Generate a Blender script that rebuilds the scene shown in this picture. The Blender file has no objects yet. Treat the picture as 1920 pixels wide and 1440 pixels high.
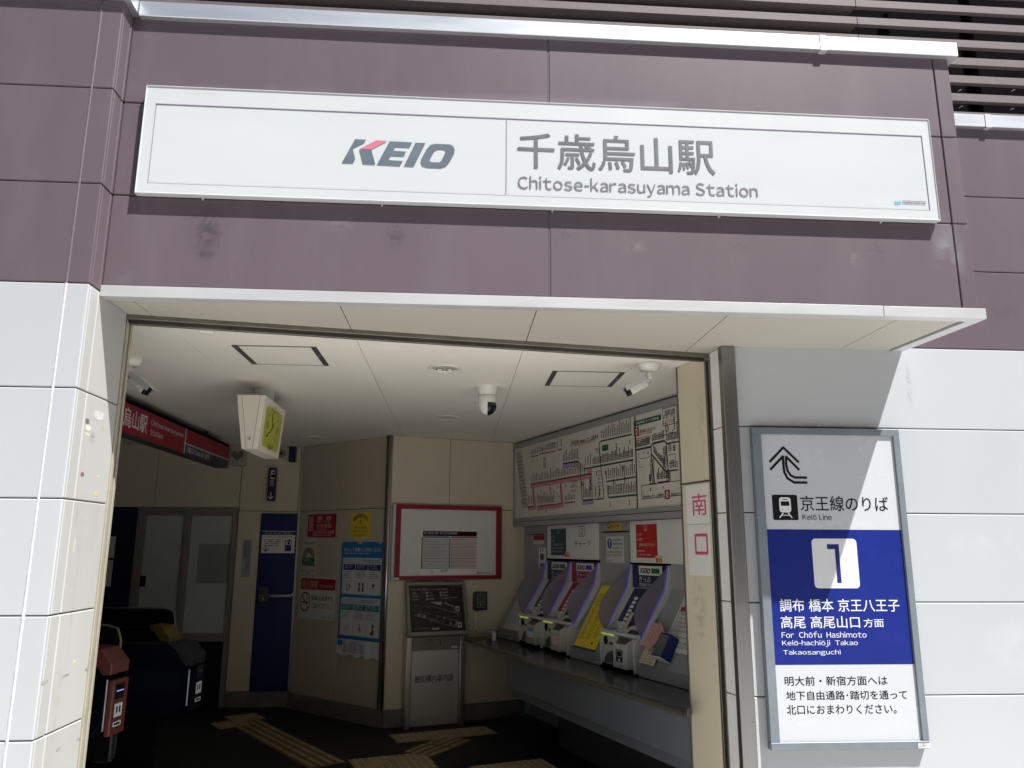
import bpy, bmesh, math, random
from mathutils import Vector, Matrix
from mathutils.geometry import tessellate_polygon
R_ = math.radians
random.seed(7)
C = bpy.context.scene.collection

# ------------------------------------------------------------------ camera
FPX = 1452.08                                   # focal length in photo pixels (1920 wide)
yaw, pit, roll = R_(4.0116), R_(11.9194), R_(0.2487)
fwd = Vector((math.sin(yaw)*math.cos(pit), math.cos(yaw)*math.cos(pit), math.sin(pit)))
rgt = Vector((math.cos(yaw), -math.sin(yaw), 0))
up_ = rgt.cross(fwd)
rg2 = rgt*math.cos(roll) + up_*math.sin(roll)
up2 = -rgt*math.sin(roll) + up_*math.cos(roll)
CAM = Vector((0, 0, 1.6))
cd = bpy.data.cameras.new('camera'); cam = bpy.data.objects.new('camera', cd); C.objects.link(cam)
cam.matrix_world = Matrix(((rg2.x, up2.x, -fwd.x, CAM.x), (rg2.y, up2.y, -fwd.y, CAM.y), (rg2.z, up2.z, -fwd.z, CAM.z), (0, 0, 0, 1)))
cd.sensor_width = 36; cd.lens = FPX/1920*36; cd.clip_start = .05; cd.clip_end = 2000
bpy.context.scene.camera = cam

# ------------------------------------------------------------------ sky, sun, exposure
SUN = Vector((.45, -.455, 1)).normalized()       # towards the sun
w_ = bpy.data.worlds.new('World'); bpy.context.scene.world = w_; w_.use_nodes = True
nt = w_.node_tree; bg = nt.nodes['Background']
sky = nt.nodes.new('ShaderNodeTexSky'); sky.sky_type = 'NISHITA'; sky.sun_disc = False
sky.sun_elevation = math.asin(SUN.z); sky.sun_rotation = math.atan2(SUN.x, SUN.y)
sky.dust_density = 1.5; sky.air_density = 1.0
nt.links.new(sky.outputs[0], bg.inputs[0]); bg.inputs[1].default_value = .05
sl = bpy.data.lights.new('sun', 'SUN'); sl.energy = 5.0; sl.angle = R_(.53); sl.color = (1, .98, .95)
so = bpy.data.objects.new('sun', sl); C.objects.link(so); so.location = (6, -8, 20)
so.rotation_euler = SUN.to_track_quat('Z', 'Y').to_euler()
vs = bpy.context.scene.view_settings
vs.view_transform = 'Standard'; vs.look = 'None'; vs.gamma = 1; vs.exposure = 0.74
bpy.context.scene.cycles.max_bounces = 12
bpy.context.scene.cycles.diffuse_bounces = 9

# ------------------------------------------------------------------ materials
MATS = {}
def mat(name, col, rough=.5, metal=0, spec=.5, var=.06, scale=6, bump=0, bscale=200, emit=None, estr=0, stretch=(1,1,1), grime=0, gcol=(.12,.1,.08), gscale=1.5, coat=0, objvar=0):
    if name in MATS: return MATS[name]
    m = bpy.data.materials.new(name); m.use_nodes = True; n = m.node_tree; b = n.nodes['Principled BSDF']
    b.inputs['Roughness'].default_value = rough; b.inputs['Metallic'].default_value = metal
    b.inputs['Specular IOR Level'].default_value = spec; b.inputs['Coat Weight'].default_value = coat
    geo = n.nodes.new('ShaderNodeNewGeometry'); mp = n.nodes.new('ShaderNodeMapping'); mp.inputs['Scale'].default_value = stretch
    n.links.new(geo.outputs['Position'], mp.inputs[0])
    no = n.nodes.new('ShaderNodeTexNoise'); no.inputs['Scale'].default_value = scale; no.inputs['Detail'].default_value = 6; no.inputs['Roughness'].default_value = .6
    n.links.new(mp.outputs[0], no.inputs['Vector'])
    rp = n.nodes.new('ShaderNodeMapRange'); rp.inputs[1].default_value = .25; rp.inputs[2].default_value = .75
    rp.inputs[3].default_value = 1-var; rp.inputs[4].default_value = 1+var; n.links.new(no.outputs[0], rp.inputs[0])
    vm = n.nodes.new('ShaderNodeVectorMath'); vm.operation = 'SCALE'; vm.inputs[0].default_value = col
    n.links.new(rp.outputs[0], vm.inputs['Scale']); out = vm.outputs[0]
    if objvar:
        oi = n.nodes.new('ShaderNodeObjectInfo'); orr = n.nodes.new('ShaderNodeMapRange'); orr.inputs[3].default_value = 1-objvar; orr.inputs[4].default_value = 1+objvar; n.links.new(oi.outputs['Random'], orr.inputs[0])
        v2 = n.nodes.new('ShaderNodeVectorMath'); v2.operation = 'SCALE'; n.links.new(out, v2.inputs[0]); n.links.new(orr.outputs[0], v2.inputs['Scale']); out = v2.outputs[0]
    if grime:
        g = n.nodes.new('ShaderNodeTexNoise'); g.inputs['Scale'].default_value = gscale; g.inputs['Detail'].default_value = 8; g.inputs['Roughness'].default_value = .7
        n.links.new(mp.outputs[0], g.inputs['Vector'])
        gr = n.nodes.new('ShaderNodeMapRange'); gr.inputs[1].default_value = .5; gr.inputs[2].default_value = .8; gr.inputs[3].default_value = 0; gr.inputs[4].default_value = grime
        n.links.new(g.outputs[0], gr.inputs[0])
        mx = n.nodes.new('ShaderNodeMix'); mx.data_type = 'RGBA'; n.links.new(gr.outputs[0], mx.inputs[0]); n.links.new(out, mx.inputs[6]); mx.inputs[7].default_value = (*gcol, 1); out = mx.outputs[2]
    n.links.new(out, b.inputs['Base Color'])
    rr = n.nodes.new('ShaderNodeMapRange'); rr.inputs[3].default_value = max(rough-.08, .03); rr.inputs[4].default_value = min(rough+.1, 1); n.links.new(no.outputs[0], rr.inputs[0]); n.links.new(rr.outputs[0], b.inputs['Roughness'])
    if bump:
        bn = n.nodes.new('ShaderNodeTexNoise'); bn.inputs['Scale'].default_value = bscale; bn.inputs['Detail'].default_value = 3; n.links.new(mp.outputs[0], bn.inputs['Vector'])
        bu = n.nodes.new('ShaderNodeBump'); bu.inputs['Strength'].default_value = bump; bu.inputs['Distance'].default_value = .002; n.links.new(bn.outputs[0], bu.inputs['Height']); n.links.new(bu.outputs[0], b.inputs['Normal'])
    if emit: b.inputs['Emission Color'].default_value = (*emit, 1); b.inputs['Emission Strength'].default_value = estr
    m['out'] = 0; MATS[name] = m; return m
def marks(m, blobs):
    """stains and scuffs with a place and shape of their own: (centre, radii, colour, strength, noise scale)"""
    n = m.node_tree; b = n.nodes['Principled BSDF']; geo = [x for x in n.nodes if x.type == 'NEW_GEOMETRY'][0]
    for c, r, col, st, ns in blobs:
        cur = b.inputs['Base Color'].links[0].from_socket
        a = n.nodes.new('ShaderNodeVectorMath'); a.operation = 'SUBTRACT'; a.inputs[1].default_value = c; n.links.new(geo.outputs['Position'], a.inputs[0])
        d = n.nodes.new('ShaderNodeVectorMath'); d.operation = 'DIVIDE'; d.inputs[1].default_value = r; n.links.new(a.outputs[0], d.inputs[0])
        l = n.nodes.new('ShaderNodeVectorMath'); l.operation = 'LENGTH'; n.links.new(d.outputs[0], l.inputs[0])
        f = n.nodes.new('ShaderNodeMapRange'); f.interpolation_type = 'SMOOTHSTEP'; f.inputs[1].default_value = 1; f.inputs[2].default_value = .1; f.inputs[3].default_value = 0; f.inputs[4].default_value = 1; n.links.new(l.outputs['Value'], f.inputs[0])
        no = n.nodes.new('ShaderNodeTexNoise'); no.inputs['Scale'].default_value = ns; no.inputs['Detail'].default_value = 6; no.inputs['Distortion'].default_value = 1.5; n.links.new(geo.outputs['Position'], no.inputs['Vector'])
        g = n.nodes.new('ShaderNodeMapRange'); g.inputs[1].default_value = .42; g.inputs[2].default_value = .62; n.links.new(no.outputs[0], g.inputs[0])
        k = n.nodes.new('ShaderNodeMath'); k.operation = 'MULTIPLY'; n.links.new(f.outputs[0], k.inputs[0]); n.links.new(g.outputs[0], k.inputs[1])
        k2 = n.nodes.new('ShaderNodeMath'); k2.operation = 'MULTIPLY'; n.links.new(k.outputs[0], k2.inputs[0]); k2.inputs[1].default_value = st
        mx = n.nodes.new('ShaderNodeMix'); mx.data_type = 'RGBA'; n.links.new(k2.outputs[0], mx.inputs[0]); n.links.new(cur, mx.inputs[6]); mx.inputs[7].default_value = (*col, 1)
        n.links.new(mx.outputs[2], b.inputs['Base Color'])
def see_through(name, col, fac, rough=.4):
    if name in MATS: return MATS[name]
    m = mat(name, col, rough, var=.05); n = m.node_tree; b = n.nodes['Principled BSDF']
    t = n.nodes.new('ShaderNodeBsdfTransparent'); mx = n.nodes.new('ShaderNodeMixShader'); mx.inputs[0].default_value = fac
    n.links.new(b.outputs[0], mx.inputs[1]); n.links.new(t.outputs[0], mx.inputs[2]); n.links.new(mx.outputs[0], n.nodes['Material Output'].inputs[0]); return m

brown = mat('brown_panel', (.118,.091,.105), .42, spec=.35, var=.05, scale=1.3, bump=.03, bscale=400, grime=.16, gcol=(.25,.22,.24), gscale=2.2, stretch=(1.6,1,.35), objvar=.05)
marks(brown, [((-1.13,3.32,2.98),(.11,.3,.17),(.055,.05,.055),.75,16), ((-1.13,3.32,2.86),(.06,.2,.03),(.05,.045,.05),.7,30), ((-.30,3.32,2.98),(.07,.2,.10),(.06,.055,.06),.6,22),
    ((-.55,3.32,3.03),(.1,.2,.08),(.22,.19,.2),.35,25), ((.45,3.32,3.02),(.08,.2,.08),(.07,.06,.07),.55,20), ((.8,3.32,2.96),(.06,.2,.05),(.24,.2,.22),.5,12),
    ((1.85,3.32,2.93),(.04,.2,.05),(.24,.2,.22),.5,12), ((1.3,3.32,3.0),(.1,.2,.08),(.07,.06,.07),.4,20), ((1.95,3.32,2.98),(.07,.2,.09),(.07,.06,.07),.45,24),
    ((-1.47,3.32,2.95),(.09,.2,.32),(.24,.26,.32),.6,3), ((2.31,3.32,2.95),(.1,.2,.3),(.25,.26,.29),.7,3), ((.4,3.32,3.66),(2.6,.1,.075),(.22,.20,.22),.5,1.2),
    ((3.02,3.94,2.86),(.14,.2,.17),(.08,.07,.09),.5,9)])
white = mat('white_panel', (.448,.468,.490), .38, spec=.4, var=.03, scale=1.1, bump=.03, bscale=350, grime=.22, gcol=(.38,.385,.385), gscale=2.6, stretch=(1,1,.5), objvar=.022)
marks(white, [((2.43,3.94,2.47),(.02,.2,.16),(.25,.24,.23),.7,22), ((-1.553,3.45,2.14),(.3,.03,.03),(.28,.25,.22),.8,40), ((2.75,3.94,1.6),(.3,.2,.14),(.5,.51,.52),.55,5),
    ((2.85,3.94,1.1),(.25,.2,.2),(.52,.53,.54),.5,4), ((1.9,3.94,2.24),(.35,.2,.035),(.3,.3,.3),.6,14)])
ret_white = mat('return_panel', (.43,.435,.425), .45, spec=.3, var=.05, scale=2.5, bump=.02, grime=.35, gcol=(.33,.315,.28), gscale=3, stretch=(1,1,.4), objvar=.03)
marks(ret_white, [((-1.555,3.40,2.05),(.1,.035,.035),(.12,.1,.09),.9,50), ((-1.555,3.38,1.73),(.1,.05,.2),(.4,.4,.39),.7,10), ((-1.555,3.52,1.86),(.1,.03,.04),(.62,.5,.25),.7,30),
    ((-1.555,3.50,1.27),(.1,.02,.02),(.65,.52,.25),.8,30), ((-1.555,3.36,1.0),(.1,.04,.35),(.4,.38,.32),.6,9), ((-1.555,3.40,1.4),(.1,.012,.4),(.36,.35,.31),.6,12), ((-1.555,3.56,1.9),(.1,.02,.5),(.45,.45,.43),.6,6)])
caulk = mat('caulk', (.55,.56,.57), .6, var=.15, scale=60)
bcaulk = mat('brown_caulk', (.13,.105,.12), .6, var=.15, scale=40)
core = mat('joint_core', (.03,.027,.03), .9, spec=.1)
steel = mat('brushed_steel', (.58,.57,.55), .32, metal=1, var=.06, scale=5, stretch=(30,30,.5), grime=.25, gcol=(.25,.23,.2), gscale=3)
dsteel = mat('dull_steel', (.23,.215,.19), .42, metal=.9, var=.1, scale=8, grime=.4, gcol=(.1,.08,.06), gscale=6)
alu = mat('anodised_aluminium', (.62,.65,.68), .38, metal=.75, var=.06, scale=3, stretch=(.5,4,4))
trimw = mat('satin_trim', (.58,.59,.60), .4, metal=.35, var=.08, scale=2, stretch=(1,6,6), grime=.15, gcol=(.4,.4,.38))
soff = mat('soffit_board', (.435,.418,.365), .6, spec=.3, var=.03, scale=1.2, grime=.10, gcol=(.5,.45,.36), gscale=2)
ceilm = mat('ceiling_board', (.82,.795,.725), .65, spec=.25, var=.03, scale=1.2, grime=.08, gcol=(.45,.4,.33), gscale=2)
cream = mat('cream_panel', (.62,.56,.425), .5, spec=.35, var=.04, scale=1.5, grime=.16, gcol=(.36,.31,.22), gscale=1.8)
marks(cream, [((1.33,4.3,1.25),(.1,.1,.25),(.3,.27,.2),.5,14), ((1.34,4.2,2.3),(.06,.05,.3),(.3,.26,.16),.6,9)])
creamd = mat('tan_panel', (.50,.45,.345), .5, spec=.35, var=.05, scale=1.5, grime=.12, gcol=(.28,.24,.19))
greyp = mat('grey_steel_panel', (.30,.31,.315), .45, spec=.4, var=.04, scale=2)
lgrey = mat('light_grey_plastic', (.52,.545,.545), .4, var=.04)
pale = mat('pale_plastic', (.74,.73,.69), .4, var=.03)
signw = mat('sign_acrylic', (.535,.565,.578), .30, spec=.45, var=.018, scale=1.5, grime=.05, gcol=(.62,.66,.68), gscale=3, stretch=(.5,1,2))
signf = mat('sign_frame_white', (.525,.552,.558), .4, var=.03, scale=3, grime=.08, gcol=(.5,.5,.5))
marks(signf, [((-1.2,3.28,3.625),(.16,.1,.012),(.45,.45,.44),.8,60)])
paper = mat('paper_white', (.68,.69,.66), .6, var=.03)
printw = mat('print_white', (.66,.67,.68), .5, var=.02)
ink = mat('ink_black', (.010,.009,.010), .6, spec=.12, var=.1)
fadeink = mat('faded_grey_print', (.115,.12,.128), .45, var=.18, scale=9)
fadep = mat('faded_violet_print', (.165,.15,.19), .45, var=.1, scale=9)
logog = mat('faded_slate_print', (.105,.132,.165), .45, var=.15, scale=8)
logor = mat('faded_red_print', (.52,.16,.22), .45, var=.12, scale=8)
red = mat('print_red', (.30,.012,.02), .45, var=.06)
redf = mat('frame_red', (.26,.01,.028), .35, var=.08)
pinkl = mat('print_magenta', (.55,.08,.17), .5, var=.05)
rose = mat('print_rose', (.68,.42,.42), .6, var=.05)
navy = mat('print_navy', (.012,.02,.16), .35, var=.05)
blue = mat('sign_blue', (.008,.020,.185), .4, spec=.22, var=.06, scale=3, grime=.10, gcol=(.06,.08,.35), gscale=14)
dnavy = mat('dark_navy', (.008,.012,.045), .4, var=.06)
sky_b = mat('poster_blue', (.02,.16,.42), .4, var=.08)
teal = mat('poster_teal', (.05,.2,.24), .5)
lilac = mat('map_lilac', (.35,.32,.46), .5)
mpink = mat('map_pink', (.55,.27,.3), .5)
mgreen = mat('map_green', (.03,.11,.06), .5)
lblue = mat('small_print_blue', (.1,.4,.62), .5)
yellow = mat('print_yellow', (.72,.55,.03), .5, var=.08)
clockf = mat('clock_lime', (.42,.47,.05), .35, var=.15, scale=4)
black = mat('gloss_black', (.01,.01,.012), .15, spec=.5)
mblack = mat('matt_black', (.005,.005,.006), .8, spec=.05)
dgrey = mat('dark_grey', (.06,.06,.065), .5)
floorm = mat('dark_floor_tile', (.014,.014,.016), .55, spec=.3, var=.3, scale=4, bump=.1, bscale=80, grime=.3, gcol=(.03,.03,.03))
conc = mat('concrete_skirting', (.17,.165,.15), .8, var=.3, scale=7, bump=.4, bscale=90, grime=.5, gcol=(.05,.05,.045), gscale=4)
tactile = mat('tactile_ochre', (.36,.265,.14), .6, var=.25, scale=10, grime=.35, gcol=(.09,.06,.03), gscale=7)
slatm = mat('louvre_brown', (.125,.10,.098), .6, var=.25, scale=120, bump=.3, bscale=300)
slatd = mat('louvre_dark', (.006,.005,.007), .95, spec=.02)
ground_m = mat('street_paving', (.55,.535,.51), .8, var=.12, scale=2, bump=.3, bscale=60, grime=.2, gcol=(.2,.2,.19))
screenm = mat('screen_dark', (.02,.022,.03), .12)
gatep = mat('gate_pink', (.13,.038,.033), .4, var=.08)
gated = mat('gate_navy', (.003,.004,.008), .5, spec=.06)
ledb = mat('led_violet', (.2,.15,.8), .4, emit=(.15,.11,.9), estr=.075)
ledg = mat('led_green', (.5,.6,.15), .4, emit=(.55,.65,.12), estr=.24)
ledw = mat('led_white', (.4,.4,.9), .4, emit=(.35,.35,1.0), estr=.3)
fin_m = see_through('frosted_acrylic', (.235,.215,.28), .42, .35)
glassm = mat('wired_glass', (.55,.60,.57), .2, spec=.6, var=.05)
def wires():
    n = glassm.node_tree; b = n.nodes['Principled BSDF']; cur = b.inputs['Base Color'].links[0].from_socket
    geo = [x for x in n.nodes if x.type == 'NEW_GEOMETRY'][0]; sep = n.nodes.new('ShaderNodeSeparateXYZ'); n.links.new(geo.outputs['Position'], sep.inputs[0]); prev = None
    for s in (1, -1):
        a = n.nodes.new('ShaderNodeMath'); a.operation = 'MULTIPLY_ADD'; a.inputs[1].default_value = s; n.links.new(sep.outputs['X'], a.inputs[0]); n.links.new(sep.outputs['Z'], a.inputs[2])
        q = n.nodes.new('ShaderNodeMath'); q.operation = 'PINGPONG'; q.inputs[1].default_value = .017; n.links.new(a.outputs[0], q.inputs[0])
        l = n.nodes.new('ShaderNodeMath'); l.operation = 'LESS_THAN'; l.inputs[1].default_value = .0022; n.links.new(q.outputs[0], l.inputs[0])
        if prev: mm = n.nodes.new('ShaderNodeMath'); mm.operation = 'MAXIMUM'; n.links.new(prev, mm.inputs[0]); n.links.new(l.outputs[0], mm.inputs[1]); prev = mm.outputs[0]
        else: prev = l.outputs[0]
    mx = n.nodes.new('ShaderNodeMix'); mx.data_type = 'RGBA'; n.links.new(prev, mx.inputs[0]); n.links.new(cur, mx.inputs[6]); mx.inputs[7].default_value = (.2,.21,.2,1); n.links.new(mx.outputs[2], b.inputs['Base Color'])
wires()

# ------------------------------------------------------------------ object helpers
STUFF = {'small_print','line_work','station_names','fare_table','map_print','thin_line','dates','dirt_line','row_tint','numerals','print','box_outline'}
def link(name, me, m, parent=None, loc=None):
    if isinstance(me, bmesh.types.BMesh) and name == 'lettering':
        lay = me.faces.layers.int.get('grp'); ids = sorted({f[lay] for f in me.faces}) if lay else []
        if len(ids) > 1:
            for g in ids:
                nb = bmesh.new(); mp = {}
                for f in me.faces:
                    if f[lay] == g: nb.faces.new([mp.setdefault(v, None) or mp.__setitem__(v, nb.verts.new(v.co)) or mp[v] for v in f.verts])
                last = link('lettering' if g else 'line_work', nb, m, parent, loc) if False else link_one('lettering' if g else 'line_work', nb, m, parent, loc)
            me.free(); return last
    return link_one(name, me, m, parent, loc)
def link_one(name, me, m, parent=None, loc=None):
    if isinstance(me, bmesh.types.BMesh):
        bm = me; me = bpy.data.meshes.new(name)
        off = Vector((0,0,0)); p = parent
        while p is not None: off += p.location; p = p.parent
        if loc is not None: off = off + Vector(loc) if parent else Vector(loc)
        bmesh.ops.translate(bm, verts=bm.verts, vec=-off)
        bm.normal_update(); bm.to_mesh(me); bm.free()
    o = bpy.data.objects.new(name, me); C.objects.link(o)
    for x in (m if isinstance(m, (list, tuple)) else [m]): me.materials.append(x)
    if parent is not None: o.parent = parent
    if loc is not None: o.location = loc
    if name in STUFF: o['kind'] = 'stuff'
    return o
def tag(o, label=None, cat=None, group=None, kind=None):
    if label: o['label'] = label
    if cat: o['category'] = cat
    if group: o['group'] = group
    if kind: o['kind'] = kind
    return o
def thing(name, label, cat, loc, group=None):
    o = bpy.data.objects.new(name, None); C.objects.link(o); o.location = loc; o.empty_display_size = .1
    return tag(o, label, cat, group)
def B(): return bmesh.new()
def hexa(bm, pts, mi=0):
    v = [bm.verts.new(p) for p in pts]
    fs = [bm.faces.new([v[i] for i in f]) for f in ((0,3,2,1),(4,5,6,7),(0,1,5,4),(1,2,6,5),(2,3,7,6),(3,0,4,7))]
    for f in fs: f.material_index = mi
    return fs
def finish(bm, fs, bev, seg=1):
    bmesh.ops.recalc_face_normals(bm, faces=fs)
    if bev:
        es = list({e for f in fs for e in f.edges})
        r = bmesh.ops.bevel(bm, geom=es, offset=bev, segments=seg, affect='EDGES', profile=.6)
        if seg > 1:
            for f in r['faces']: f.smooth = True
class Plane:
    """a vertical frame: a along it, z up, off towards whoever looks at it"""
    def __init__(s, p0, a):
        s.p0 = Vector((p0[0], p0[1], 0)); s.a = Vector((a[0], a[1], 0)).normalized(); s.n = Vector((s.a.y, -s.a.x, 0))
    def P(s, a, z, off=0): return s.p0 + s.a*a + s.n*off + Vector((0,0,z))
    def px(s, x, y, off=0):                     # where the photo pixel's sight line meets this plane
        r = rg2*((x-960)/FPX) - up2*((y-720)/FPX) + fwd
        q = s.p0 + s.n*off
        t = (q-CAM).dot(s.n)/r.dot(s.n); h = CAM + r*t
        return ((h-q).dot(s.a), h.z)
    def box(s, bm, a0, a1, z0, z1, o0, o1, bev=0, seg=1, mi=0):
        fs = hexa(bm, [s.P(a0,z0,o0), s.P(a1,z0,o0), s.P(a1,z0,o1), s.P(a0,z0,o1), s.P(a0,z1,o0), s.P(a1,z1,o0), s.P(a1,z1,o1), s.P(a0,z1,o1)], mi)
        finish(bm, fs, bev, seg)
    def poly(s, bm, loop, off=0, holes=(), mi=0):
        loops = [loop] + list(holes)
        vv = [[Vector((p[0], p[1], 0)) for p in l] for l in loops]
        flat = [bm.verts.new(s.P(p[0], p[1], off)) for l in loops for p in l]
        for t in tessellate_polygon(vv):
            try: f = bm.faces.new([flat[i] for i in t])
            except ValueError: continue
            f.material_index = mi
            f.normal_update()
            if f.normal.dot(s.n) < 0: f.normal_flip()
    def rect(s, bm, a0, z0, a1, z1, off=0, mi=0): s.poly(bm, [(a0,z0),(a1,z0),(a1,z1),(a0,z1)], off, mi=mi)
    def stroke(s, bm, pts, w, off=0, closed=False):
        pts = [Vector(p) for p in pts]; n = len(pts)
        for i in range(n if closed else n-1):
            p, q = pts[i], pts[(i+1) % n]
            d = (q-p)
            if d.length < 1e-6: continue
            d.normalize(); nn = Vector((-d.y, d.x))*(w/2); e = d*(w*.25)
            o2 = off + (i % 3)*.00007
            s.poly(bm, [p-nn-e, q-nn+e, q+nn+e, p+nn-e], o2)
    def disc(s, bm, a, z, r, off=0, n=20, rz=None, hole=0):
        rz = rz or r; l = [(a+r*math.cos(t*2*math.pi/n), z+rz*math.sin(t*2*math.pi/n)) for t in range(n)]
        h = [[(a+(p[0]-a)*hole, z+(p[1]-z)*hole) for p in l]] if hole else []
        s.poly(bm, l, off, h)
    def prism(s, bm, prof, a0, a1, bev=0):
        """profile of (off, z) pushed along a"""
        v0 = [bm.verts.new(s.P(a0, z, o)) for o, z in prof]; v1 = [bm.verts.new(s.P(a1, z, o)) for o, z in prof]
        n = len(prof); fs = []
        fs.append(bm.faces.new(v0)); fs.append(bm.faces.new(v1[::-1]))
        for i in range(n): fs.append(bm.faces.new([v0[i], v0[(i+1) % n], v1[(i+1) % n], v1[i]]))
        finish(bm, fs, bev)
    def plate(s, bm, loop, o0, o1, bev=0):
        """outline in (a, z) with thickness o0..o1"""
        v0 = [bm.verts.new(s.P(a, z, o0)) for a, z in loop]; v1 = [bm.verts.new(s.P(a, z, o1)) for a, z in loop]
        n = len(loop); fs = [bm.faces.new(v0[::-1]), bm.faces.new(v1)]
        for i in range(n): fs.append(bm.faces.new([v0[i], v0[(i+1) % n], v1[(i+1) % n], v1[i]]))
        finish(bm, fs, bev)
def rrect(a0, z0, a1, z1, r, n=5):
    out = []
    for cx, cz, t0 in ((a1-r, z1-r, 0), (a0+r, z1-r, 90), (a0+r, z0+r, 180), (a1-r, z0+r, 270)):
        out += [(cx+r*math.cos(R_(t0+90*i/n)), cz+r*math.sin(R_(t0+90*i/n))) for i in range(n+1)]
    return out
TC = {}
def raw(ch):
    if ch not in TC:
        cu = bpy.data.curves.new('t', 'FONT'); cu.body = ch; cu.resolution_u = 3
        ob = bpy.data.objects.new('t', cu); C.objects.link(ob)
        dg = bpy.context.evaluated_depsgraph_get(); me = bpy.data.meshes.new_from_object(ob.evaluated_get(dg))
        TC[ch] = ([(v.co.x, v.co.y) for v in me.vertices], [tuple(p.vertices) for p in me.polygons])
        bpy.data.objects.remove(ob); bpy.data.curves.remove(cu); bpy.data.meshes.remove(me)
    return TC[ch]
def _x(ch): return [v[0] for v in raw(ch)[0]]
EM = max(_x('口口'))-max(_x('口'))
GC = {}; WD = {}
def glyphs(txt):
    """lay the characters out one by one; Latin ones are the wide forms set with their own narrow spacing"""
    if txt in GC: return GC[txt]
    V = []; Fc = []; Wd = []; wi = 0
    lines_ = txt.split(chr(10))
    for li, line in enumerate(lines_):
        pen = 0; dy = -1.25*EM*li
        for ch in line:
            mac = ch == 'ō'
            if mac: ch = 'o'
            while len(Wd) < len(Fc): Wd.append(wi)
            if ch == ' ': pen += EM*.30; wi += 1; continue
            if ch == '-':
                b = len(V); V += [(pen+EM*.05, dy+EM*.26), (pen+EM*.33, dy+EM*.26), (pen+EM*.33, dy+EM*.34), (pen+EM*.05, dy+EM*.34)]; Fc.append((b, b+1, b+2, b+3)); pen += EM*.38; continue
            if '!' <= ch <= '~':
                v, f = raw(chr(ord(ch)+0xFEE0))
                if ch == 'j': pen -= EM*.11
                if not v: pen += EM*.3; continue
                x0 = min(p[0] for p in v); x1 = max(p[0] for p in v); b = len(V); V += [(pen+p[0]-x0+EM*.04, p[1]+dy) for p in v]; Fc += [tuple(b+i for i in q) for q in f]
                if mac:
                    b = len(V); a = pen+EM*.04+(x1-x0)*.18; c = pen+EM*.04+(x1-x0)*.82; V += [(a, dy+EM*.60), (c, dy+EM*.60), (c, dy+EM*.66), (a, dy+EM*.66)]; Fc.append((b, b+1, b+2, b+3))
                pen += x1-x0+EM*.095
            else:
                v, f = raw(ch); b = len(V); V += [(pen+p[0], p[1]+dy) for p in v]; Fc += [tuple(b+i for i in q) for q in f]; pen += EM*(.5 if ch in '･' else 1)
        while len(Wd) < len(Fc): Wd.append(wi)
        wi += 1
    xs = [v[0] for v in V] or [0, 1]; ys = [v[1] for v in V] or [0, 1]
    WD[txt] = Wd; GC[txt] = (V, Fc, min(xs), max(xs), min(ys), max(ys)); return GC[txt]
TG = [0]
def text(pl, bm, txt, a0, z0, a1, z1, off=.001, bold=0.0, align='LEFT', mapf=None):
    v, fs, x0, x1, y0, y1 = glyphs(txt)
    if not fs: return
    lay = bm.faces.layers.int.get('grp') or bm.faces.layers.int.new('grp'); TG[0] += 20
    X = lambda p: (a0+(p[0]-x0)/(x1-x0)*(a1-a0), z0+(p[1]-y0)/(y1-y0)*(z1-z0))
    bb = bold*EM*.6*(.35 if all(ord(c_) < 128 or c_ == 'ō' for c_ in txt) else 1)
    for k, (dx, dz) in enumerate(((0,0),(bb,bb*.6),(-bb,bb*.6),(bb,-bb*.6),(-bb,-bb*.6)) if bold else ((0,0),)):
        vv = [bm.verts.new(pl.P(*X((p[0]+dx, p[1]+dz)), off-k*.00005)) for p in v]
        for f, wi in zip(fs, WD[txt]):
            try: q = bm.faces.new([vv[i] for i in f])
            except ValueError: continue
            q[lay] = TG[0]+min(wi, 19); q.normal_update()
            if q.normal.dot(pl.n) < 0: q.normal_flip()
def textpx(pl, bm, txt, bl, tr, off=.001, bold=0.0, align='LEFT'):
    (a0, z0), (a1, z1) = pl.px(*bl, off), pl.px(*tr, off)
    text(pl, bm, txt, a0, z0, a1, z1, off, bold, align)
def small_print(pl, bm, a0, z0, a1, z1, rows, off=.001, fill=.55, seed=1, dense=.85, cw=1.0, ragged=.3):
    """print too small to read: rows of character-sized marks"""
    rd = random.Random(seed); dz = (z1-z0)/rows; h = dz*fill
    for r in range(rows):
        zt = z1-dz*r; a = a0; end = a1-(a1-a0)*rd.random()*ragged
        while a < end-h*.4*cw:
            if rd.random() < dense:
                w = h*cw*rd.uniform(.5, .85)
                if h > .012:
                    pl.rect(bm, a, zt-h*.22, min(a+w, end), zt, off); pl.rect(bm, a+w*rd.uniform(0,.5), zt-h, min(a+w*.9, end), zt-h*.62, off); pl.rect(bm, a+w*.35, zt-h*.8, a+w*.6, zt-h*.1, off+.00005)
                else: pl.rect(bm, a, zt-h, min(a+w, end), zt, off)
            a += h*cw
KEIO = None
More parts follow.
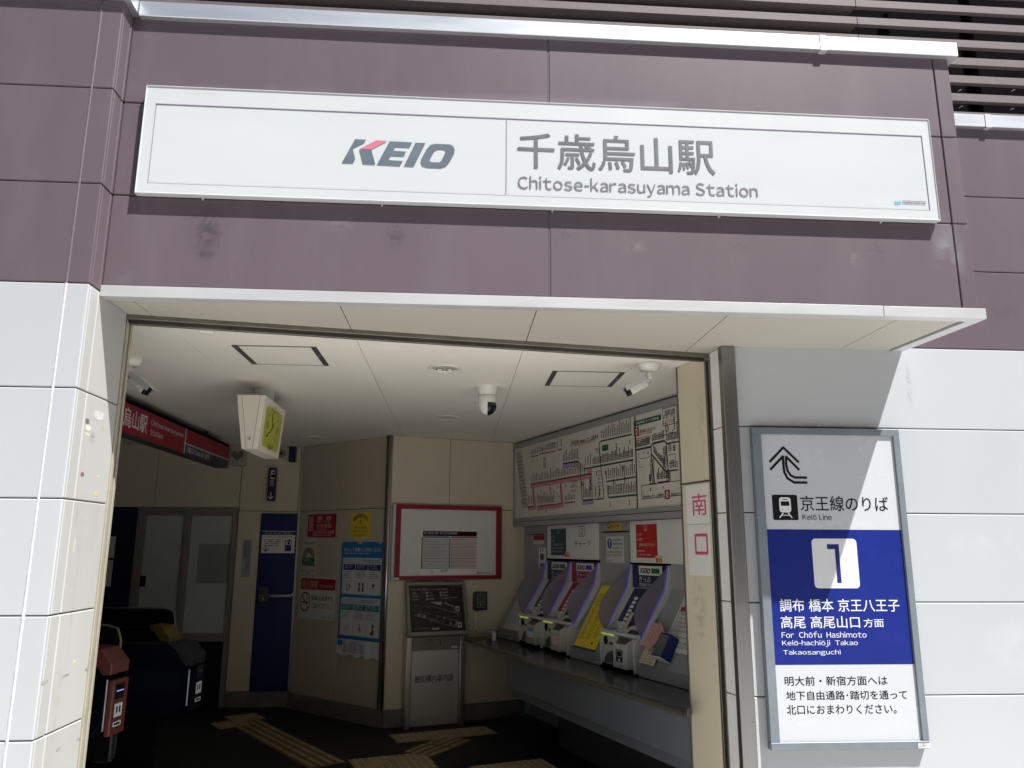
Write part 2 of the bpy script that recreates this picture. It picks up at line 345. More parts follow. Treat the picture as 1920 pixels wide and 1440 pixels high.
def keio(pl, a0, z0, a1, z1, parent, mg, mr, off=.001):
    """the four slanted letters of the railway's emblem, the arm of the K in its second colour"""
    G = [[(297,418),(437,424),(420,465),(270,548),(312,690),(288,746),(145,742)], [(358,556),(512,560),(572,760),(415,752)],
         [(745,440),(1035,452),(1008,520),(820,514),(795,572),(962,578),(935,642),(765,636),(738,698),(922,708),(890,774),(595,760)],
         [(1080,455),(1208,458),(1068,780),(942,775)]]
    O = [(1330,466),(1520,472),(1565,490),(1592,535),(1584,600),(1530,710),(1480,772),(1410,795),(1230,788),(1175,768),(1155,720),(1168,660),(1225,545),(1270,485)]
    H = [(1370,540),(1445,540),(1474,556),(1470,588),(1420,700),(1395,720),(1290,718),(1268,700),(1274,675),(1325,570)]
    Rr = [(570,430),(715,437),(512,556),(362,551)]
    f = lambda p: (a0+(p[0]-145)/(1592-145)*(a1-a0), z1-((p[1]-.026*(p[0]-145))-416)/(757-416)*(z1-z0))
    bm = B()
    for g in G: pl.poly(bm, [f(p) for p in g], off)
    pl.poly(bm, [f(p) for p in O], off, [[f(p) for p in H]])
    if mr is mg: pl.poly(bm, [f(p) for p in Rr], off)
    o = link('emblem', bm, mg, parent)
    if mr is not mg:
        bm = B(); pl.poly(bm, [f(p) for p in Rr], off); link('emblem', bm, mr, parent)
    return o
def copy_tree(o, loc, label=None, parent=None):
    c = o.copy(); C.objects.link(c)
    if parent is not None: c.parent = parent
    else: c.location = loc
    if label: c['label'] = label
    for ch in list(o.children): copy_tree(ch, None, None, c)
    return c
def tube(bm, pts, r, n=10, cap=True):
    pts = [Vector(p) for p in pts]; rings = []
    for i, p in enumerate(pts):
        d = (pts[min(i+1, len(pts)-1)] - pts[max(i-1, 0)]).normalized()
        x = d.orthogonal() if abs(d.z) > .95 else d.cross(Vector((0,0,1))); x.normalize(); y = d.cross(x).normalized()
        rr = r[i] if isinstance(r, (list, tuple)) else r
        rings.append([bm.verts.new(p + x*rr*math.cos(2*math.pi*k/n) + y*rr*math.sin(2*math.pi*k/n)) for k in range(n)])
    fs = []
    for a, b in zip(rings, rings[1:]):
        for k in range(n):
            f = bm.faces.new([a[k], a[(k+1) % n], b[(k+1) % n], b[k]]); f.smooth = True; fs.append(f)
    if cap: fs.append(bm.faces.new(rings[0])); fs.append(bm.faces.new(rings[-1]))
    bmesh.ops.recalc_face_normals(bm, faces=fs)
def lathe(bm, c, prof, n=28):
    rings = [[bm.verts.new(Vector(c)+Vector((r*math.cos(2*math.pi*k/n), r*math.sin(2*math.pi*k/n), z))) for k in range(n)] for r, z in prof]
    fs = []
    for a, b in zip(rings, rings[1:]):
        for k in range(n):
            f = bm.faces.new([a[k], a[(k+1) % n], b[(k+1) % n], b[k]]); f.smooth = True; fs.append(f)
    bmesh.ops.recalc_face_normals(bm, faces=fs)
def cyl(pl, bm, a, z, r, o0, o1, n=20):
    pl.plate(bm, [(a+r*math.cos(2*math.pi*k/n), z+r*math.sin(2*math.pi*k/n)) for k in range(n)], o0, o1)

# ------------------------------------------------------------------ frames of the place
H = 2.66                                        # ceiling and soffit height
YF = 3.32                                       # fascia
YL = 3.21; XR = -1.555                          # left wall, its return
YR = 3.94                                       # right wall
th = R_(19.2); u = Vector((math.cos(th), math.sin(th), 0)); w = Vector((math.sin(th), -math.cos(th), 0))
A0 = Vector((-.63, 7.53, 0)); E0 = Vector((-1.66, 8.47, 0)); YB = 8.55
B1 = Vector((.573, 7.979, 0)); B0 = B1 + u*.06
pF = Plane((0, YF), (1, 0)); pL = Plane((0, YL), (1, 0)); pRt = Plane((XR, 0), (0, 1)); pR = Plane((0, YR), (1, 0))
pBack = Plane(A0, u); pAng = Plane(E0, A0-E0); pRear = Plane((0, YB), (1, 0)); pT = Plane(B0, w)
LANG = (A0-E0).length
ROWS = [0, .44, .8875, 1.335, 1.7825, 2.23, 2.6775]         # white courses, brown above
BROWS = [2.6775, 3.13, 3.586, 4.03]
G = .005

# ------------------------------------------------------------------ ground and floor
bm = B(); v = [bm.verts.new(p) for p in ((-400,-400,0),(400,-400,0),(400,400,0),(-400,400,0))]; bm.faces.new(v)
tag(link('ground', bm, ground_m), kind='structure')
bm = B(); v = [bm.verts.new(p) for p in ((-6.5,4.75,.004),(1.2,4.75,.004),(3.2,4.75,.004),(3.2,9.2,.004),(-6.5,9.2,.004))]; bm.faces.new(v)  # floor starts well inside; unseen pale paving extended in to bounce light
tag(link('floor', bm, floorm), kind='structure')

# ------------------------------------------------------------------ left wall with its return
def panelbox(pl, name, m, a0, a1, z0, z1, par, o0=-.02, o1=0., bev=.0038):
    bm = B(); pl.box(bm, a0, a1, z0, z1, o0, o1, bev); return link(name, bm, m, par)
lw = thing('panelled_wall', 'wall left of the entrance, brown panels above grey-white ones, with a narrow return', 'wall', (-3.2, YL, 0))
bm = B(); pF.box(bm, -7, XR-.02, 0, 4.0, -.335, .09); link('wall_core', bm, core, lw)
for rows, m, m2 in ((ROWS, white, ret_white), (BROWS, brown, brown)):
    for z0, z1 in zip(rows, rows[1:]):
        for a0, a1 in ((-6.9,-3.5),(-3.5,-1.6485),(-1.6475,XR)):
            panelbox(pL, 'panel', m, a0+(G/4 if a0 == -3.5 else 0), a1-(G/4 if a1 == -3.5 else 0), z0+G/2, z1-G/2, lw)
        ends = ((3.2305,3.301),(3.306,3.60 if z0 < 2.6 else 3.42))
        for a0, a1 in ends: panelbox(pRt, 'panel', m2, a0, a1, z0+G/2, z1-G/2, lw)
for m, z0, z1 in ((caulk, .05, 2.677), (bcaulk, 2.68, 4.0)):     # uneven bead of sealant down the joint
    bm = B(); rd = random.Random(5); n = 150; pr = None
    for i in range(n+1):
        z = z0+(z1-z0)*i/n; ww = .0052+.0012*rd.random()*(2.2 if z < 1.5 else 1); hh = .0012+.0008*rd.random()*(2 if z < 1.5 else 1)
        ring = [bm.verts.new(pL.P(-1.648+dx, z, o)) for dx, o in ((-ww,-.001),(-ww*.6,hh),(ww*.6,hh),(ww,-.001))]
        if pr:
            for k in range(3):
                f = bm.faces.new([pr[k], pr[k+1], ring[k+1], ring[k]]); f.smooth = True
        pr = ring
    link('sealant', bm, m, lw)
# leftovers of tape, stickers and chips on the return
for k, (x0, y0, x1, y1, cc) in enumerate(((160,793,168,786,(.16,.14,.13)),(161,806,171,799,(.62,.60,.55)),(177,785,195,774,(.56,.55,.52)),(161,816,169,813,(.6,.57,.5)),(151,892,158,886,(.2,.12,.11)),(177,930,183,921,(.60,.50,.27)),(191,808,195,800,(.5,.38,.2)),(182,894,186,891,(.56,.55,.52)),
        (138,1244,143,1236,(.62,.54,.30)),(117,1270,130,1262,(.30,.30,.29)),(159,1258,167,1250,(.28,.27,.26)),(144,1389,152,1381,(.29,.29,.28)),(105,1410,115,1399,(.33,.33,.32)),(77,1284,90,1274,(.37,.36,.34)),(137,1035,143,1010,(.55,.52,.42)),(143,985,146,940,(.40,.37,.32)))):
    (a0,z0),(a1,z1) = pRt.px(x0, y0, .0008), pRt.px(x1, y1, .0008); am, dz = (a0+a1)/2, (z1-z0); rd = random.Random(k)
    bm = B(); pRt.plate(bm, [(a0, z0+dz*.1*rd.random()), (am, z0-dz*.05), (a1, z0+dz*.15*rd.random()), (a1-.001, z1-dz*.2*rd.random()), (am, z1), (a0+.001, z1-dz*.1)], .0002, .0009)
    link('tape_remnant' if k not in (0, 4, 15) else 'chip', bm, mat('remnant%d' % k, cc, .7, var=.15, scale=60), lw)
bm = B()
pL.box(bm, -7, XR+.03, 4.03, 4.10, -.3, .03, .003); link('coping', bm, alu, lw)

# ------------------------------------------------------------------ projecting fascia over the entrance
fa = thing('entrance_fascia', 'brown panelled fascia box projecting over the entrance, with metal trims', 'fascia', (.45, YF, H))
XE = 2.428
bm = B(); pF.box(bm, XR+.001, XE-.065, 2.705, 4.0, -.6, -.018); link('fascia_core', bm, core, fa)
for z0, z1 in zip([2.705]+BROWS[1:], BROWS[1:]):
    for a0, a1 in ((XR,.398),(.404,2.345),(2.349,XE)):
        panelbox(pF, 'panel', brown, a0+(.001 if a0 == XR else 0), a1, z0+G/2, z1-G/2, fa)
pE = Plane((XE, YF+.021), (-.043, .62))
bm = B(); pE.box(bm, 0, .70, 2.705, 4.0, -.018, 0); link('side_panel', bm, brown, fa)
bm = B()
for z0, z1 in ((2.71,3.13),(3.6,4.0)): pF.box(bm, .3985, .4035, z0, z1, -.015, -.002)
link('sealant', bm, bcaulk, fa)
def coping(pl, a0, a1, z0, z1, par, joints, o0=-.25, o1=.03):
    xs = [a0]+joints+[a1]
    for x0, x1 in zip(xs, xs[1:]):
        bm = B(); pl.box(bm, x0+.001, x1-.001, z0, z1, o0, o1, .003); link('coping', bm, alu, par)
    for j in joints:
        bm = B(); pl.box(bm, j-.018, j+.018, z0-.006, z1+.001, o1-.04, o1+.003, .001); link('joint_cover', bm, trimw, par)
coping(pF, XR+.032, 2.468, 4.018, 4.096, fa, [1.77], -.5)
# bottom trim: an angle along the front and the right side
bm = B(); pF.box(bm, XR+.001, 1.955, 2.654, 2.704, -.045, .012, .0015); link('bottom_trim', bm, trimw, fa)
bm = B(); pF.box(bm, 1.957, 2.453, 2.654, 2.704, -.045, .012, .0015); link('bottom_trim', bm, trimw, fa)
bm = B(); fs = hexa(bm, [(x+dx, y, z) for z in (2.654, 2.704) for x, y, dx in ((2.388,YF+.046,0),(2.453,YF+.046,0),(2.453,YR-.001,-.043),(2.388,YR-.001,-.043))]); finish(bm, fs, .0015); link('bottom_trim', bm, trimw, fa)
bm = B(); rd = random.Random(3)                                 # thin line of dirt caught above the trim
for k in range(70):
    a = XR+.02+k*.0565; l = .05*rd.random(); pF.rect(bm, a, 2.7045, a+l, 2.7045+.0015+.003*rd.random()*(a > .3), .0005)
link('dirt_line', bm, mblack, fa)

# soffit boards
sf = tag(bpy.data.objects.new('soffit', None), kind='structure'); C.objects.link(sf); sf.location = (0, 3.7, H)
SX = [-1.553, -1.445, -.54, .348, 1.243, 2.06, 2.33]
tr0 = Vector((-1.55, 3.605, 0)); tr1 = Vector((1.378, 4.10, 0))
def trk(x): return tr0.y + (x-tr0.x)*(tr1.y-tr0.y)/(tr1.x-tr0.x)
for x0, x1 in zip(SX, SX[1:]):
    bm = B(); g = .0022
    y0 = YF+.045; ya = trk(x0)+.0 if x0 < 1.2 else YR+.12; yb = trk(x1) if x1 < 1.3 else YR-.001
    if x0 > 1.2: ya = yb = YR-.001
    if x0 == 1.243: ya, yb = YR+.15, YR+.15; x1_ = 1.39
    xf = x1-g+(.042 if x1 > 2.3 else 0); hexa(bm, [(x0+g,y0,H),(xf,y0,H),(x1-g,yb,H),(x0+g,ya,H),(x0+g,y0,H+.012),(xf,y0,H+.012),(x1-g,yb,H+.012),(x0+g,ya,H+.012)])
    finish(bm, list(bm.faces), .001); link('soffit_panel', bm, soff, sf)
bm = B(); hexa(bm, [(-1.56,YF+.03,H+.013),(2.34,YF+.03,H+.013),(2.34,5,H+.013),(-1.56,5,H+.013),(-1.56,YF+.03,H+.04),(2.34,YF+.03,H+.04),(2.34,5,H+.04),(-1.56,5,H+.04)]); link('soffit_backing', bm, core, sf)

# ------------------------------------------------------------------ right wall
rw = thing('panelled_wall', 'set-back wall right of the entrance, grey-white panels below brown, half shaded by the fascia', 'wall', (3.8, YR, 0))
bm = B(); pR.box(bm, 1.47, 7.5, 0, 4.0, -.6, -.018); link('wall_core', bm, core, rw)
for rows, m in ((ROWS, white), (BROWS, brown)):
    for z0, z1 in zip(rows, rows[1:]):
        if m is brown: cols = ((2.39,4.6),(4.6,7.4))
        else: cols = ((1.468,4.6),(4.6,7.4))
        for a0, a1 in cols: panelbox(pR, 'panel', m, a0+G/4, a1-G/4, z0+G/2, z1-G/2, rw)
coping(pR, 2.43, 7.45, 4.018, 4.096, rw, [3.06, 5.6])

po = thing('corner_post', 'tall stainless steel guard post on the corner right of the opening', 'post', (1.43, YR, 0))
bm = B(); pR.box(bm, 1.392, 1.466, 0, H-.002, -.03, .028, .003); link('post_body', bm, mat('post_steel', (.30,.30,.30), .36, metal=1, var=.06, scale=5, stretch=(30,30,.5), grime=.25, gcol=(.18,.17,.15), gscale=3), po)
for z in (2.47, 1.95, 1.20, .78, .4):
    bm = B(); cyl(pR, bm, 1.452, z, .004, .0281, .0295, 10); link('rivet', bm, dsteel, po)

rr = thing('jamb_wall', 'short white panelled return between the steel post and the shutter guide', 'wall', (1.41, 4.0, 0))
j0 = Vector((1.382, 4.075, 0)); j1 = Vector((1.400, 3.972, 0)); pJ = Plane(j0, j1-j0); LJ = (j1-j0).length
for z0, z1 in zip(ROWS, ROWS[1:]):
    bm = B(); pJ.box(bm, .0, LJ, z0+.003, min(z1, H)-.003, -.02, 0, .002); link('panel', bm, mat('jamb_panel', (.74,.74,.72), .45, var=.04, grime=.2, gcol=(.5,.49,.46), gscale=3), rr)
bm = B(); pJ.box(bm, .0, LJ, 0, H-.001, -.05, -.021); link('wall_core', bm, conc, rr)

# ------------------------------------------------------------------ roller shutter guides
tk = thing('shutter_guide', 'bronze-coloured shutter rail across the ceiling with an upright guide at each side', 'rail', (tr0.x, tr0.y, 0))
pK = Plane(tr0, tr1-tr0); LK = (tr1-tr0).length
bm = B(); pK.box(bm, -.01, LK, H-.022, H+.01, -.012, .012, .002); link('head_rail', bm, dsteel, tk)
bm = B(); pK.box(bm, -.01, LK, H-.034, H+.01, -.062, -.04, .002); link('head_rail', bm, dsteel, tk)
bm = B(); pK.box(bm, -.01, LK, H-.004, H+.012, -.041, -.011); link('shutter_slot', bm, mblack, tk)
bm = B(); pRt.box(bm, 3.603, 3.625, 0, H-.036, -.03, .006, .0015); pRt.box(bm, 3.652, 3.672, 0, H-.036, -.03, .003, .0015); link('side_guide', bm, mat('guide_cream', (.42,.39,.31), .45, metal=.2, grime=.5, gcol=(.25,.2,.13), gscale=5), tk)
bm = B(); pRt.box(bm, 3.626, 3.651, 0, H-.036, -.03, -.012); link('shutter_slot', bm, mblack, tk)
pG = Plane((1.374, 4.152), (.09, -.9))
bm = B(); pG.box(bm, .052, .076, 0, H-.036, -.06, .002, .0015); pG.box(bm, .0, .022, 0, H-.036, -.06, .002, .0015); link('side_guide', bm, dsteel, tk)
bm = B(); pG.box(bm, .023, .051, 0, H-.036, -.06, -.02); link('shutter_slot', bm, mblack, tk)
bm = B(); pK.box(bm, .30, .37, H-.045, H-.012, -.12, -.064, .006, 2); link('latch_box', bm, pale, tk)

# ------------------------------------------------------------------ cream pillar with the 南口 plates
pi = thing('cream_pillar', 'cream wall end just inside the right of the opening, carrying the south exit plates', 'pillar', (1.36, 4.25, 0))
q0 = Vector((1.300, 4.430, 0)); q1 = Vector((1.372, 4.155, 0)); pP = Plane(q0, q1-q0); LP = (q1-q0).length
bm = B()
pts = [(q0.x,q0.y),(q1.x,q1.y),(1.46,4.155),(1.46,4.2),(2.6,4.4),(2.6,5.1),(1.95,4.66)]
def slab(bm, pts, z0, z1):
    a = [bm.verts.new((x, y, z0)) for x, y in pts]; b = [bm.verts.new((x, y, z1)) for x, y in pts]; n = len(pts)
    fs = [bm.faces.new(a), bm.faces.new(b[::-1])]+[bm.faces.new([a[i], a[(i+1) % n], b[(i+1) % n], b[i]]) for i in range(n)]
    bmesh.ops.recalc_face_normals(bm, faces=fs)
slab(bm, [(q0.x+.012,q0.y+.0),(q1.x+.012,q1.y+.002),(1.46,4.158),(1.46,4.2),(2.6,4.4),(2.6,5.1),(1.95,4.66)], 0, H); link('pillar_core', bm, cream, pi)
zj = 1.962
bm = B(); pP.box(bm, 0, LP, zj+.004, H-.002, -.01, .0, .002); link('panel', bm, cream, pi)
bm = B(); pP.box(bm, 0, LP, 0, zj-.004, -.01, .0, .002); link('panel', bm, cream, pi)
bm = B(); pP.box(bm, -.002, LP, zj-.0035, zj+.0035, -.006, .003); link('joint_strip', bm, dsteel, pi)
bm = B(); pP.box(bm, -.012, .0, 0, H-.003, -.02, .004, .001); link('edge_strip', bm, dsteel, pi)
np_ = tag(bpy.data.objects.new('south_exit_plate', None), 'upper white plate on the cream pillar lettered with the red character 南', 'sign'); C.objects.link(np_); np_.location = pP.P(.16, 1.8, .004)
(a0,z0),(a1,z1) = pP.px(1285,980,.004), pP.px(1322,905,.004)
zc = pP.px(1290,984,.004)[1]; zb = pP.px(1297,1078,.004)[1]
bm = B(); pP.box(bm, .045, LP-.012, zc+.002, zj-.012, .0005, .004, .001); link('plate', bm, paper, np_)
bm = B(); textpx(pP, bm, '南', (1298,967), (1324,924), .0048, .012); link('lettering', bm, pinkl, np_)
kp = tag(bpy.data.objects.new('south_exit_plate', None), 'lower white plate on the cream pillar lettered with the red character 口', 'sign'); C.objects.link(kp); kp.location = pP.P(.16, 1.5, .004)
bm = B(); pP.box(bm, .045, LP-.012, zb, zc-.002, .0005, .004, .001); link('plate', bm, paper, kp)
bm = B(); (a0,z0),(a1,z1) = pP.px(1305,1037,.0048), pP.px(1325,1003,.0048)
pP.stroke(bm, [(a0,z0),(a1,z0),(a1,z1),(a0,z1)], .016, .0048, True); link('lettering', bm, pinkl, kp)

# ------------------------------------------------------------------ station name sign
sg = thing('station_name_sign', 'long white lightbox sign over the entrance with the station name in Japanese and English', 'sign', (.41, YF, 3.4))
SO = .034; pS = Plane((0, YF-SO), (1, 0))
sa0, sa1, sz0, sz1 = pS.px(263,258)[0], 2.262, 3.131, 3.652
sa0 = -1.442
fw = .046
(ia0, iz1), (ia1, iz0) = (-1.396, 3.566), (2.222, 3.178)
for a0,a1,z0,z1 in ((sa0,sa1,iz1,sz1),(sa0,sa1,sz0,iz0),(sa0,ia0,iz0,iz1),(ia1,sa1,iz0,iz1)):
    bm = B(); pS.box(bm, a0, a1, z0, z1, -SO+.004, 0, .0); link('frame', bm, signf, sg)
bm = B(); pS.box(bm, sa0-.002, sa1+.002, sz1, sz1+.004, -SO+.004, .004, .001); pS.box(bm, sa0-.004, sa0, sz0, sz1, -SO+.004, .004, .001); pS.box(bm, sa1, sa1+.004, sz0, sz1, -SO+.004, .004, .001); pS.box(bm, sa0-.004, sa1+.004, sz0-.006, sz0, -SO+.004, .006, .002); link('frame_lip', bm, signf, sg)
bm = B(); pS.box(bm, ia0+.0025, ia1-.0025, iz0+.0025, iz1-.0025, -SO+.006, -.002, 0); link('face_panel', bm, signw, sg)
bm = B()
for p, q in (((ia0,iz1),(ia1,iz1)),): pS.stroke(bm, [p, q], .0032, .0006)
pS.stroke(bm, [(ia1,iz0),(ia1,iz1)], .0026, .0006); pS.stroke(bm, [(.200,iz0+.004),(.200,iz1-.004)], .003, .0002)
link('border_line', bm, mat('violet_line', (.27,.245,.36), .5), sg)
bm = B(); pS.stroke(bm, [(ia0,iz0),(ia0,iz1)], .0022, .0006); pS.stroke(bm, [(ia0,iz0),(ia1,iz0)], .0022, .0006); link('border_line', bm, mat('dusty_line', (.42,.41,.4), .6), sg)
(ka0,kz0),(ka1,kz1) = pS.px(641,309), pS.px(853,264)
keio(pS, ka0, pS.px(641,308)[1]+.002, ka1, pS.px(663,261)[1], sg, logog, logor, .0006)
bm = B(); (a0,z0),(a1,z1) = pS.px(971,318), pS.px(1338,261); text(pS, bm, '千歳烏山駅', a0, pS.px(1200,323)[1], a1, pS.px(1010,249)[1], .0006, .012); link('lettering', bm, fadeink, sg)
bm = B(); text(pS, bm, 'Chitose-karasuyama Station', pS.px(971,352)[0], pS.px(1175,367)[1]-.002, pS.px(1420,350)[0], pS.px(971,328)[1]-.003, .0006, .006); link('lettering', bm, fadep, sg)
bm = B(); (a0,z0),(a1,z1) = pS.px(1678,384), pS.px(1692,375); 
for k in range(4): pS.disc(bm, a0+.005+.009*(k%2), z0+.006+.009*(k//2), .004, .0006, 8)
pS.disc(bm, a0+.026, (z0+z1)/2, .008, .0006, 12, hole=.4); link('maker_mark', bm, lblue, sg)
bm = B(); small_print(pS, bm, a0+.04, z0+.002, pS.px(1738,380)[0], z1-.002, 2, .0006, .5, 3, .95, 1, .2); link('small_print', bm, fadep, sg)
for x, y in ((380,375),(716,385),(1036,403),(1348,404),(1652,415)):
    a, z = pS.px(x, y-5, -.02); bm = B(); cyl(pS, bm, a, sz0-.012, .004, -.03, -.012, 8); pS.box(bm, a-.005, a+.005, sz0-.008, sz0-.004, -.03, -.008); link('drain_bolt', bm, signf, sg)

# ------------------------------------------------------------------ platform direction sign
ds = thing('platform_direction_sign', 'tall white and blue framed sign on the right wall directing to platform 1', 'sign', (1.9, YR, .65))
DO = .042; pD = Plane((0, YR-DO), (1, 0))
da0, dz1 = pD.px(1407,801); da1, dz0 = pD.px(1746,1404); da0 = (da0+pD.px(1450,1411)[0])/2; da1 = (da1+pD.px(1684,806)[0])/2
frm = mat('sign_frame_grey', (.19,.22,.25), .45, metal=.3, var=.1, grime=.3, gcol=(.3,.33,.36))
t = .046
for a0,a1,z0,z1 in ((da0,da1,dz1-.036,dz1),(da0,da1,dz0,dz0+.036),(da0,da0+t,dz0+.037,dz1-.037),(da1-.034,da1,dz0+.037,dz1-.037)):
    bm = B(); pD.box(bm, a0, a1, z0, z1, -DO+.001, 0, .002); link('frame', bm, frm, ds)
fa0, fa1, fz0, fz1 = da0+t, da1-.034, dz0+.036, dz1-.036; FO = -.012
bm = B(); pD.box(bm, fa0, fa1, fz0, fz1, -DO+.004, FO, 0); link('face_panel', bm, mat('sign_face', (.515,.535,.565), .25, var=.02), ds)
def dpx(x, y): return pD.px(x, y, FO)
zb1, zb0 = dpx(1560,993)[1], dpx(1590,1246)[1]
bm = B(); pD.rect(bm, fa0+.001, zb0, fa1-.001, zb1, FO+.0006); link('blue_field', bm, blue, ds)
bm = B(); pD.plate(bm, rrect(dpx(1521,1010)[0], dpx(1570,1103)[1], dpx(1609,1060)[0], dpx(1565,1010)[1], .02), FO+.0007, FO+.0016); link('number_field', bm, printw, ds)
a1_, zt = dpx(1570,1020); ab, zb = dpx(1573,1093)
bm = B(); c0 = dpx(1550,1022)[0]; pD.poly(bm, [(c0,zt-.001),(c0+.062,zt-.001),(c0+.062,zb),(c0+.040,zb),(c0+.040,zt-.026),(c0,zt-.026)], FO+.0024); link('platform_number', bm, navy, ds)
bm = B()
for t_, bl, tr in (('調布 橋本 京王八王子',(1463,1147),(1685,1123)),('高尾 高尾山口',(1465,1178),(1611,1155)),('方面',(1620,1176),(1656,1160)),
        ('For  Chōfu  Hashimoto',(1466,1196),(1624,1184)),('Keiō-hachiōji  Takao',(1467,1213),(1608,1200)),('Takaosanguchi',(1469,1230),(1576,1218))):
    textpx(pD, bm, t_, bl, tr, FO+.0012, .012)
link('lettering', bm, printw, ds)
bm = B()
for t_, bl, tr in (('京王線のりば',(1502,958),(1664,931)),('Keiō Line',(1505,975),(1559,964)),('明大前・新宿方面へは',(1472,1286),(1663,1267)),('地下自由通路･踏切を通って',(1475,1313),(1700,1294)),('北口におまわりください。',(1476,1340),(1680,1320))):
    textpx(pD, bm, t_, bl, tr, FO+.0012, .008)
link('lettering', bm, ink, ds)
bm = B()                                                        # bent double-line arrow
Zz = lambda X, Y: dpx(1320+X/3.2, 640+Y/3.2)
sw = .0125
pD.stroke(bm, [Zz(395,722), Zz(475,637), Zz(566,725)], sw, FO+.0011)
pD.stroke(bm, [Zz(400,768), Zz(473,690), Zz(475,730), Zz(481,785), Zz(500,822), Zz(540,847), Zz(616,848)], sw, FO+.0012)
pD.stroke(bm, [Zz(569,770), Zz(492,692), Zz(492,735), Zz(500,775), Zz(520,805), Zz(545,817), Zz(614,818)], sw, FO+.0013)
link('arrow', bm, ink, ds)
bm = B(); ta0,tz0 = dpx(1450,975); ta1,tz1 = dpx(1494,928); pD.plate(bm, rrect(ta0,tz0,ta1,tz1,.007), FO+.0004, FO+.0012); link('train_icon', bm, ink, ds)
bm = B(); W_ = ta1-ta0; Hh = tz1-tz0; f = lambda x, y: (ta0+W_*x, tz0+Hh*y)
body = rrect(ta0+W_*.27, tz0+Hh*.3, ta0+W_*.73, tz0+Hh*.9, .014)
win = rrect(ta0+W_*.33, tz0+Hh*.56, ta0+W_*.67, tz0+Hh*.74, .003); sp = rrect(ta0+W_*.4, tz0+Hh*.80, ta0+W_*.6, tz0+Hh*.83, .001)
d1 = [(ta0+W_*.37+.0028*math.cos(t), tz0+Hh*.43+.0028*math.sin(t)) for t in [i*math.pi/4 for i in range(8)]]; d2 = [(p[0]+W_*.26, p[1]) for p in d1]
pD.poly(bm, body, FO+.002, [win[::-1], sp[::-1], d1[::-1], d2[::-1]])
pD.stroke(bm, [f(.40,.28), f(.26,.10)], .006, FO+.002); pD.stroke(bm, [f(.60,.28), f(.74,.10)], .006, FO+.002); pD.stroke(bm, [f(.33,.19), f(.67,.19)], .004, FO+.0021)
link('train_icon', bm, printw, ds)
bm = B(); (a0,z0),(a1,z1) = pD.px(1722,1404,.0005), pD.px(1746,1394,.0005); pD.rect(bm, a0, z0+.002, da1-.001, z0+.026, .0012); link('asset_label', bm, printw, ds)
bm = B(); small_print(pD, bm, a0+.003, z0+.004, da1-.004, z0+.024, 3, .0016, .5, 5); link('small_print', bm, dgrey, ds)

# ------------------------------------------------------------------ louvred screen above
lv = thing('louvre_screen', 'dark brown horizontal louvred screen above the fascia', 'screen', (1, 4.45, 4.1))
pV = Plane((0, 4.42), (1, 0))
bm = B(); pV.box(bm, -6, 8, 4.0, 6.6, -.9, -.6); link('screen_backing', bm, slatd, lv)  # sheet coloured near black for the deep shade behind the slats
xe = pV.px(1608, 45)[0]
zs0 = pV.px(1608, 45)[1]
for k in range(-6, 8):
    z = zs0 + .135*k
    if z > 4.0:
        bm = B(); pV.box(bm, xe+.001, 8, z, z+.056, -.035, 0, .002); link('slat', bm, slatm, lv)
        bm = B(); pV.box(bm, -6, xe-.001, z, z+.056, -.12, .0, .002); link('slat', bm, slatm, lv)
for x in (3.55, 4.2, 5.2, 1.2, -1):
    bm = B(); pV.box(bm, x, x+.03, 4.0, 6.4, -.25, -.18); link('upright', bm, mblack, lv)
for k in range(4):
    bm = B(); x, y = ((1795,170),(1797,201),(1895,170),(1893,205))[k]; a, z = pV.px(x, y, -.04); tube(bm, [pV.P(a,z-.008,-.04), pV.P(a+.016,z+.002,-.03), pV.P(a+.024,z+.003,-.03)], .0025, 6); link('clip', bm, alu, lv)
# roof deck and the block behind so that daylight enters only through the opening
rf = thing('station_roof', 'dark roof deck behind the fascia and louvres', 'roof', (0, 6, 2.72))
bm = B(); hexa(bm, [(-7,4.1,2.72),(7.5,4.3,2.72),(7.5,10,2.72),(-7,10,2.72),(-7,4.1,3.95),(7.5,4.3,3.95),(7.5,10,3.95),(-7,10,3.95)]); link('roof_deck', bm, core, rf)

# ------------------------------------------------------------------ ceiling
ce = tag(bpy.data.objects.new('ceiling', None), kind='structure'); C.objects.link(ce); ce.location = (-1, 6, H)
CX = [-5.95,-5.05,-4.15,-3.25,-2.35,-1.445,-.54,.348,1.243,2.14]
CY = [3.63, 4.13, 5.95, 7.77, 9.1]
for x0, x1 in zip(CX, CX[1:]):
    for k, (y0, y1) in enumerate(zip(CY, CY[1:])):
        g = .0016; gy = .0004
        ya, yb = (trk(max(x0,-1.55))+.058, trk(max(x1,-1.55))+.058) if k == 0 else (y0+gy, y0+gy)
        if k == 0 and x1 < -1.5: ya = yb = 3.63
        if x1 > 1.3 and k == 0: ya = yb = 4.11
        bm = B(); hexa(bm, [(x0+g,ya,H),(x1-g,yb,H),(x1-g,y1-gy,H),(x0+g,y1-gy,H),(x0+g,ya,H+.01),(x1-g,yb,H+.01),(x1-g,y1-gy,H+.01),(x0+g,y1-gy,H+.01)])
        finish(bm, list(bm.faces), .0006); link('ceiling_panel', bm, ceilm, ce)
bm = B(); hexa(bm, [(-6.5,3.55,H+.011),(3,4.04,H+.011),(3,9.4,H+.011),(-6.5,9.4,H+.011),(-6.5,3.55,H+.05),(3,4.04,H+.05),(3,9.4,H+.05),(-6.5,9.4,H+.05)]); link('ceiling_backing', bm, mat('joint_shadow', (.2,.18,.15), .8), ce)

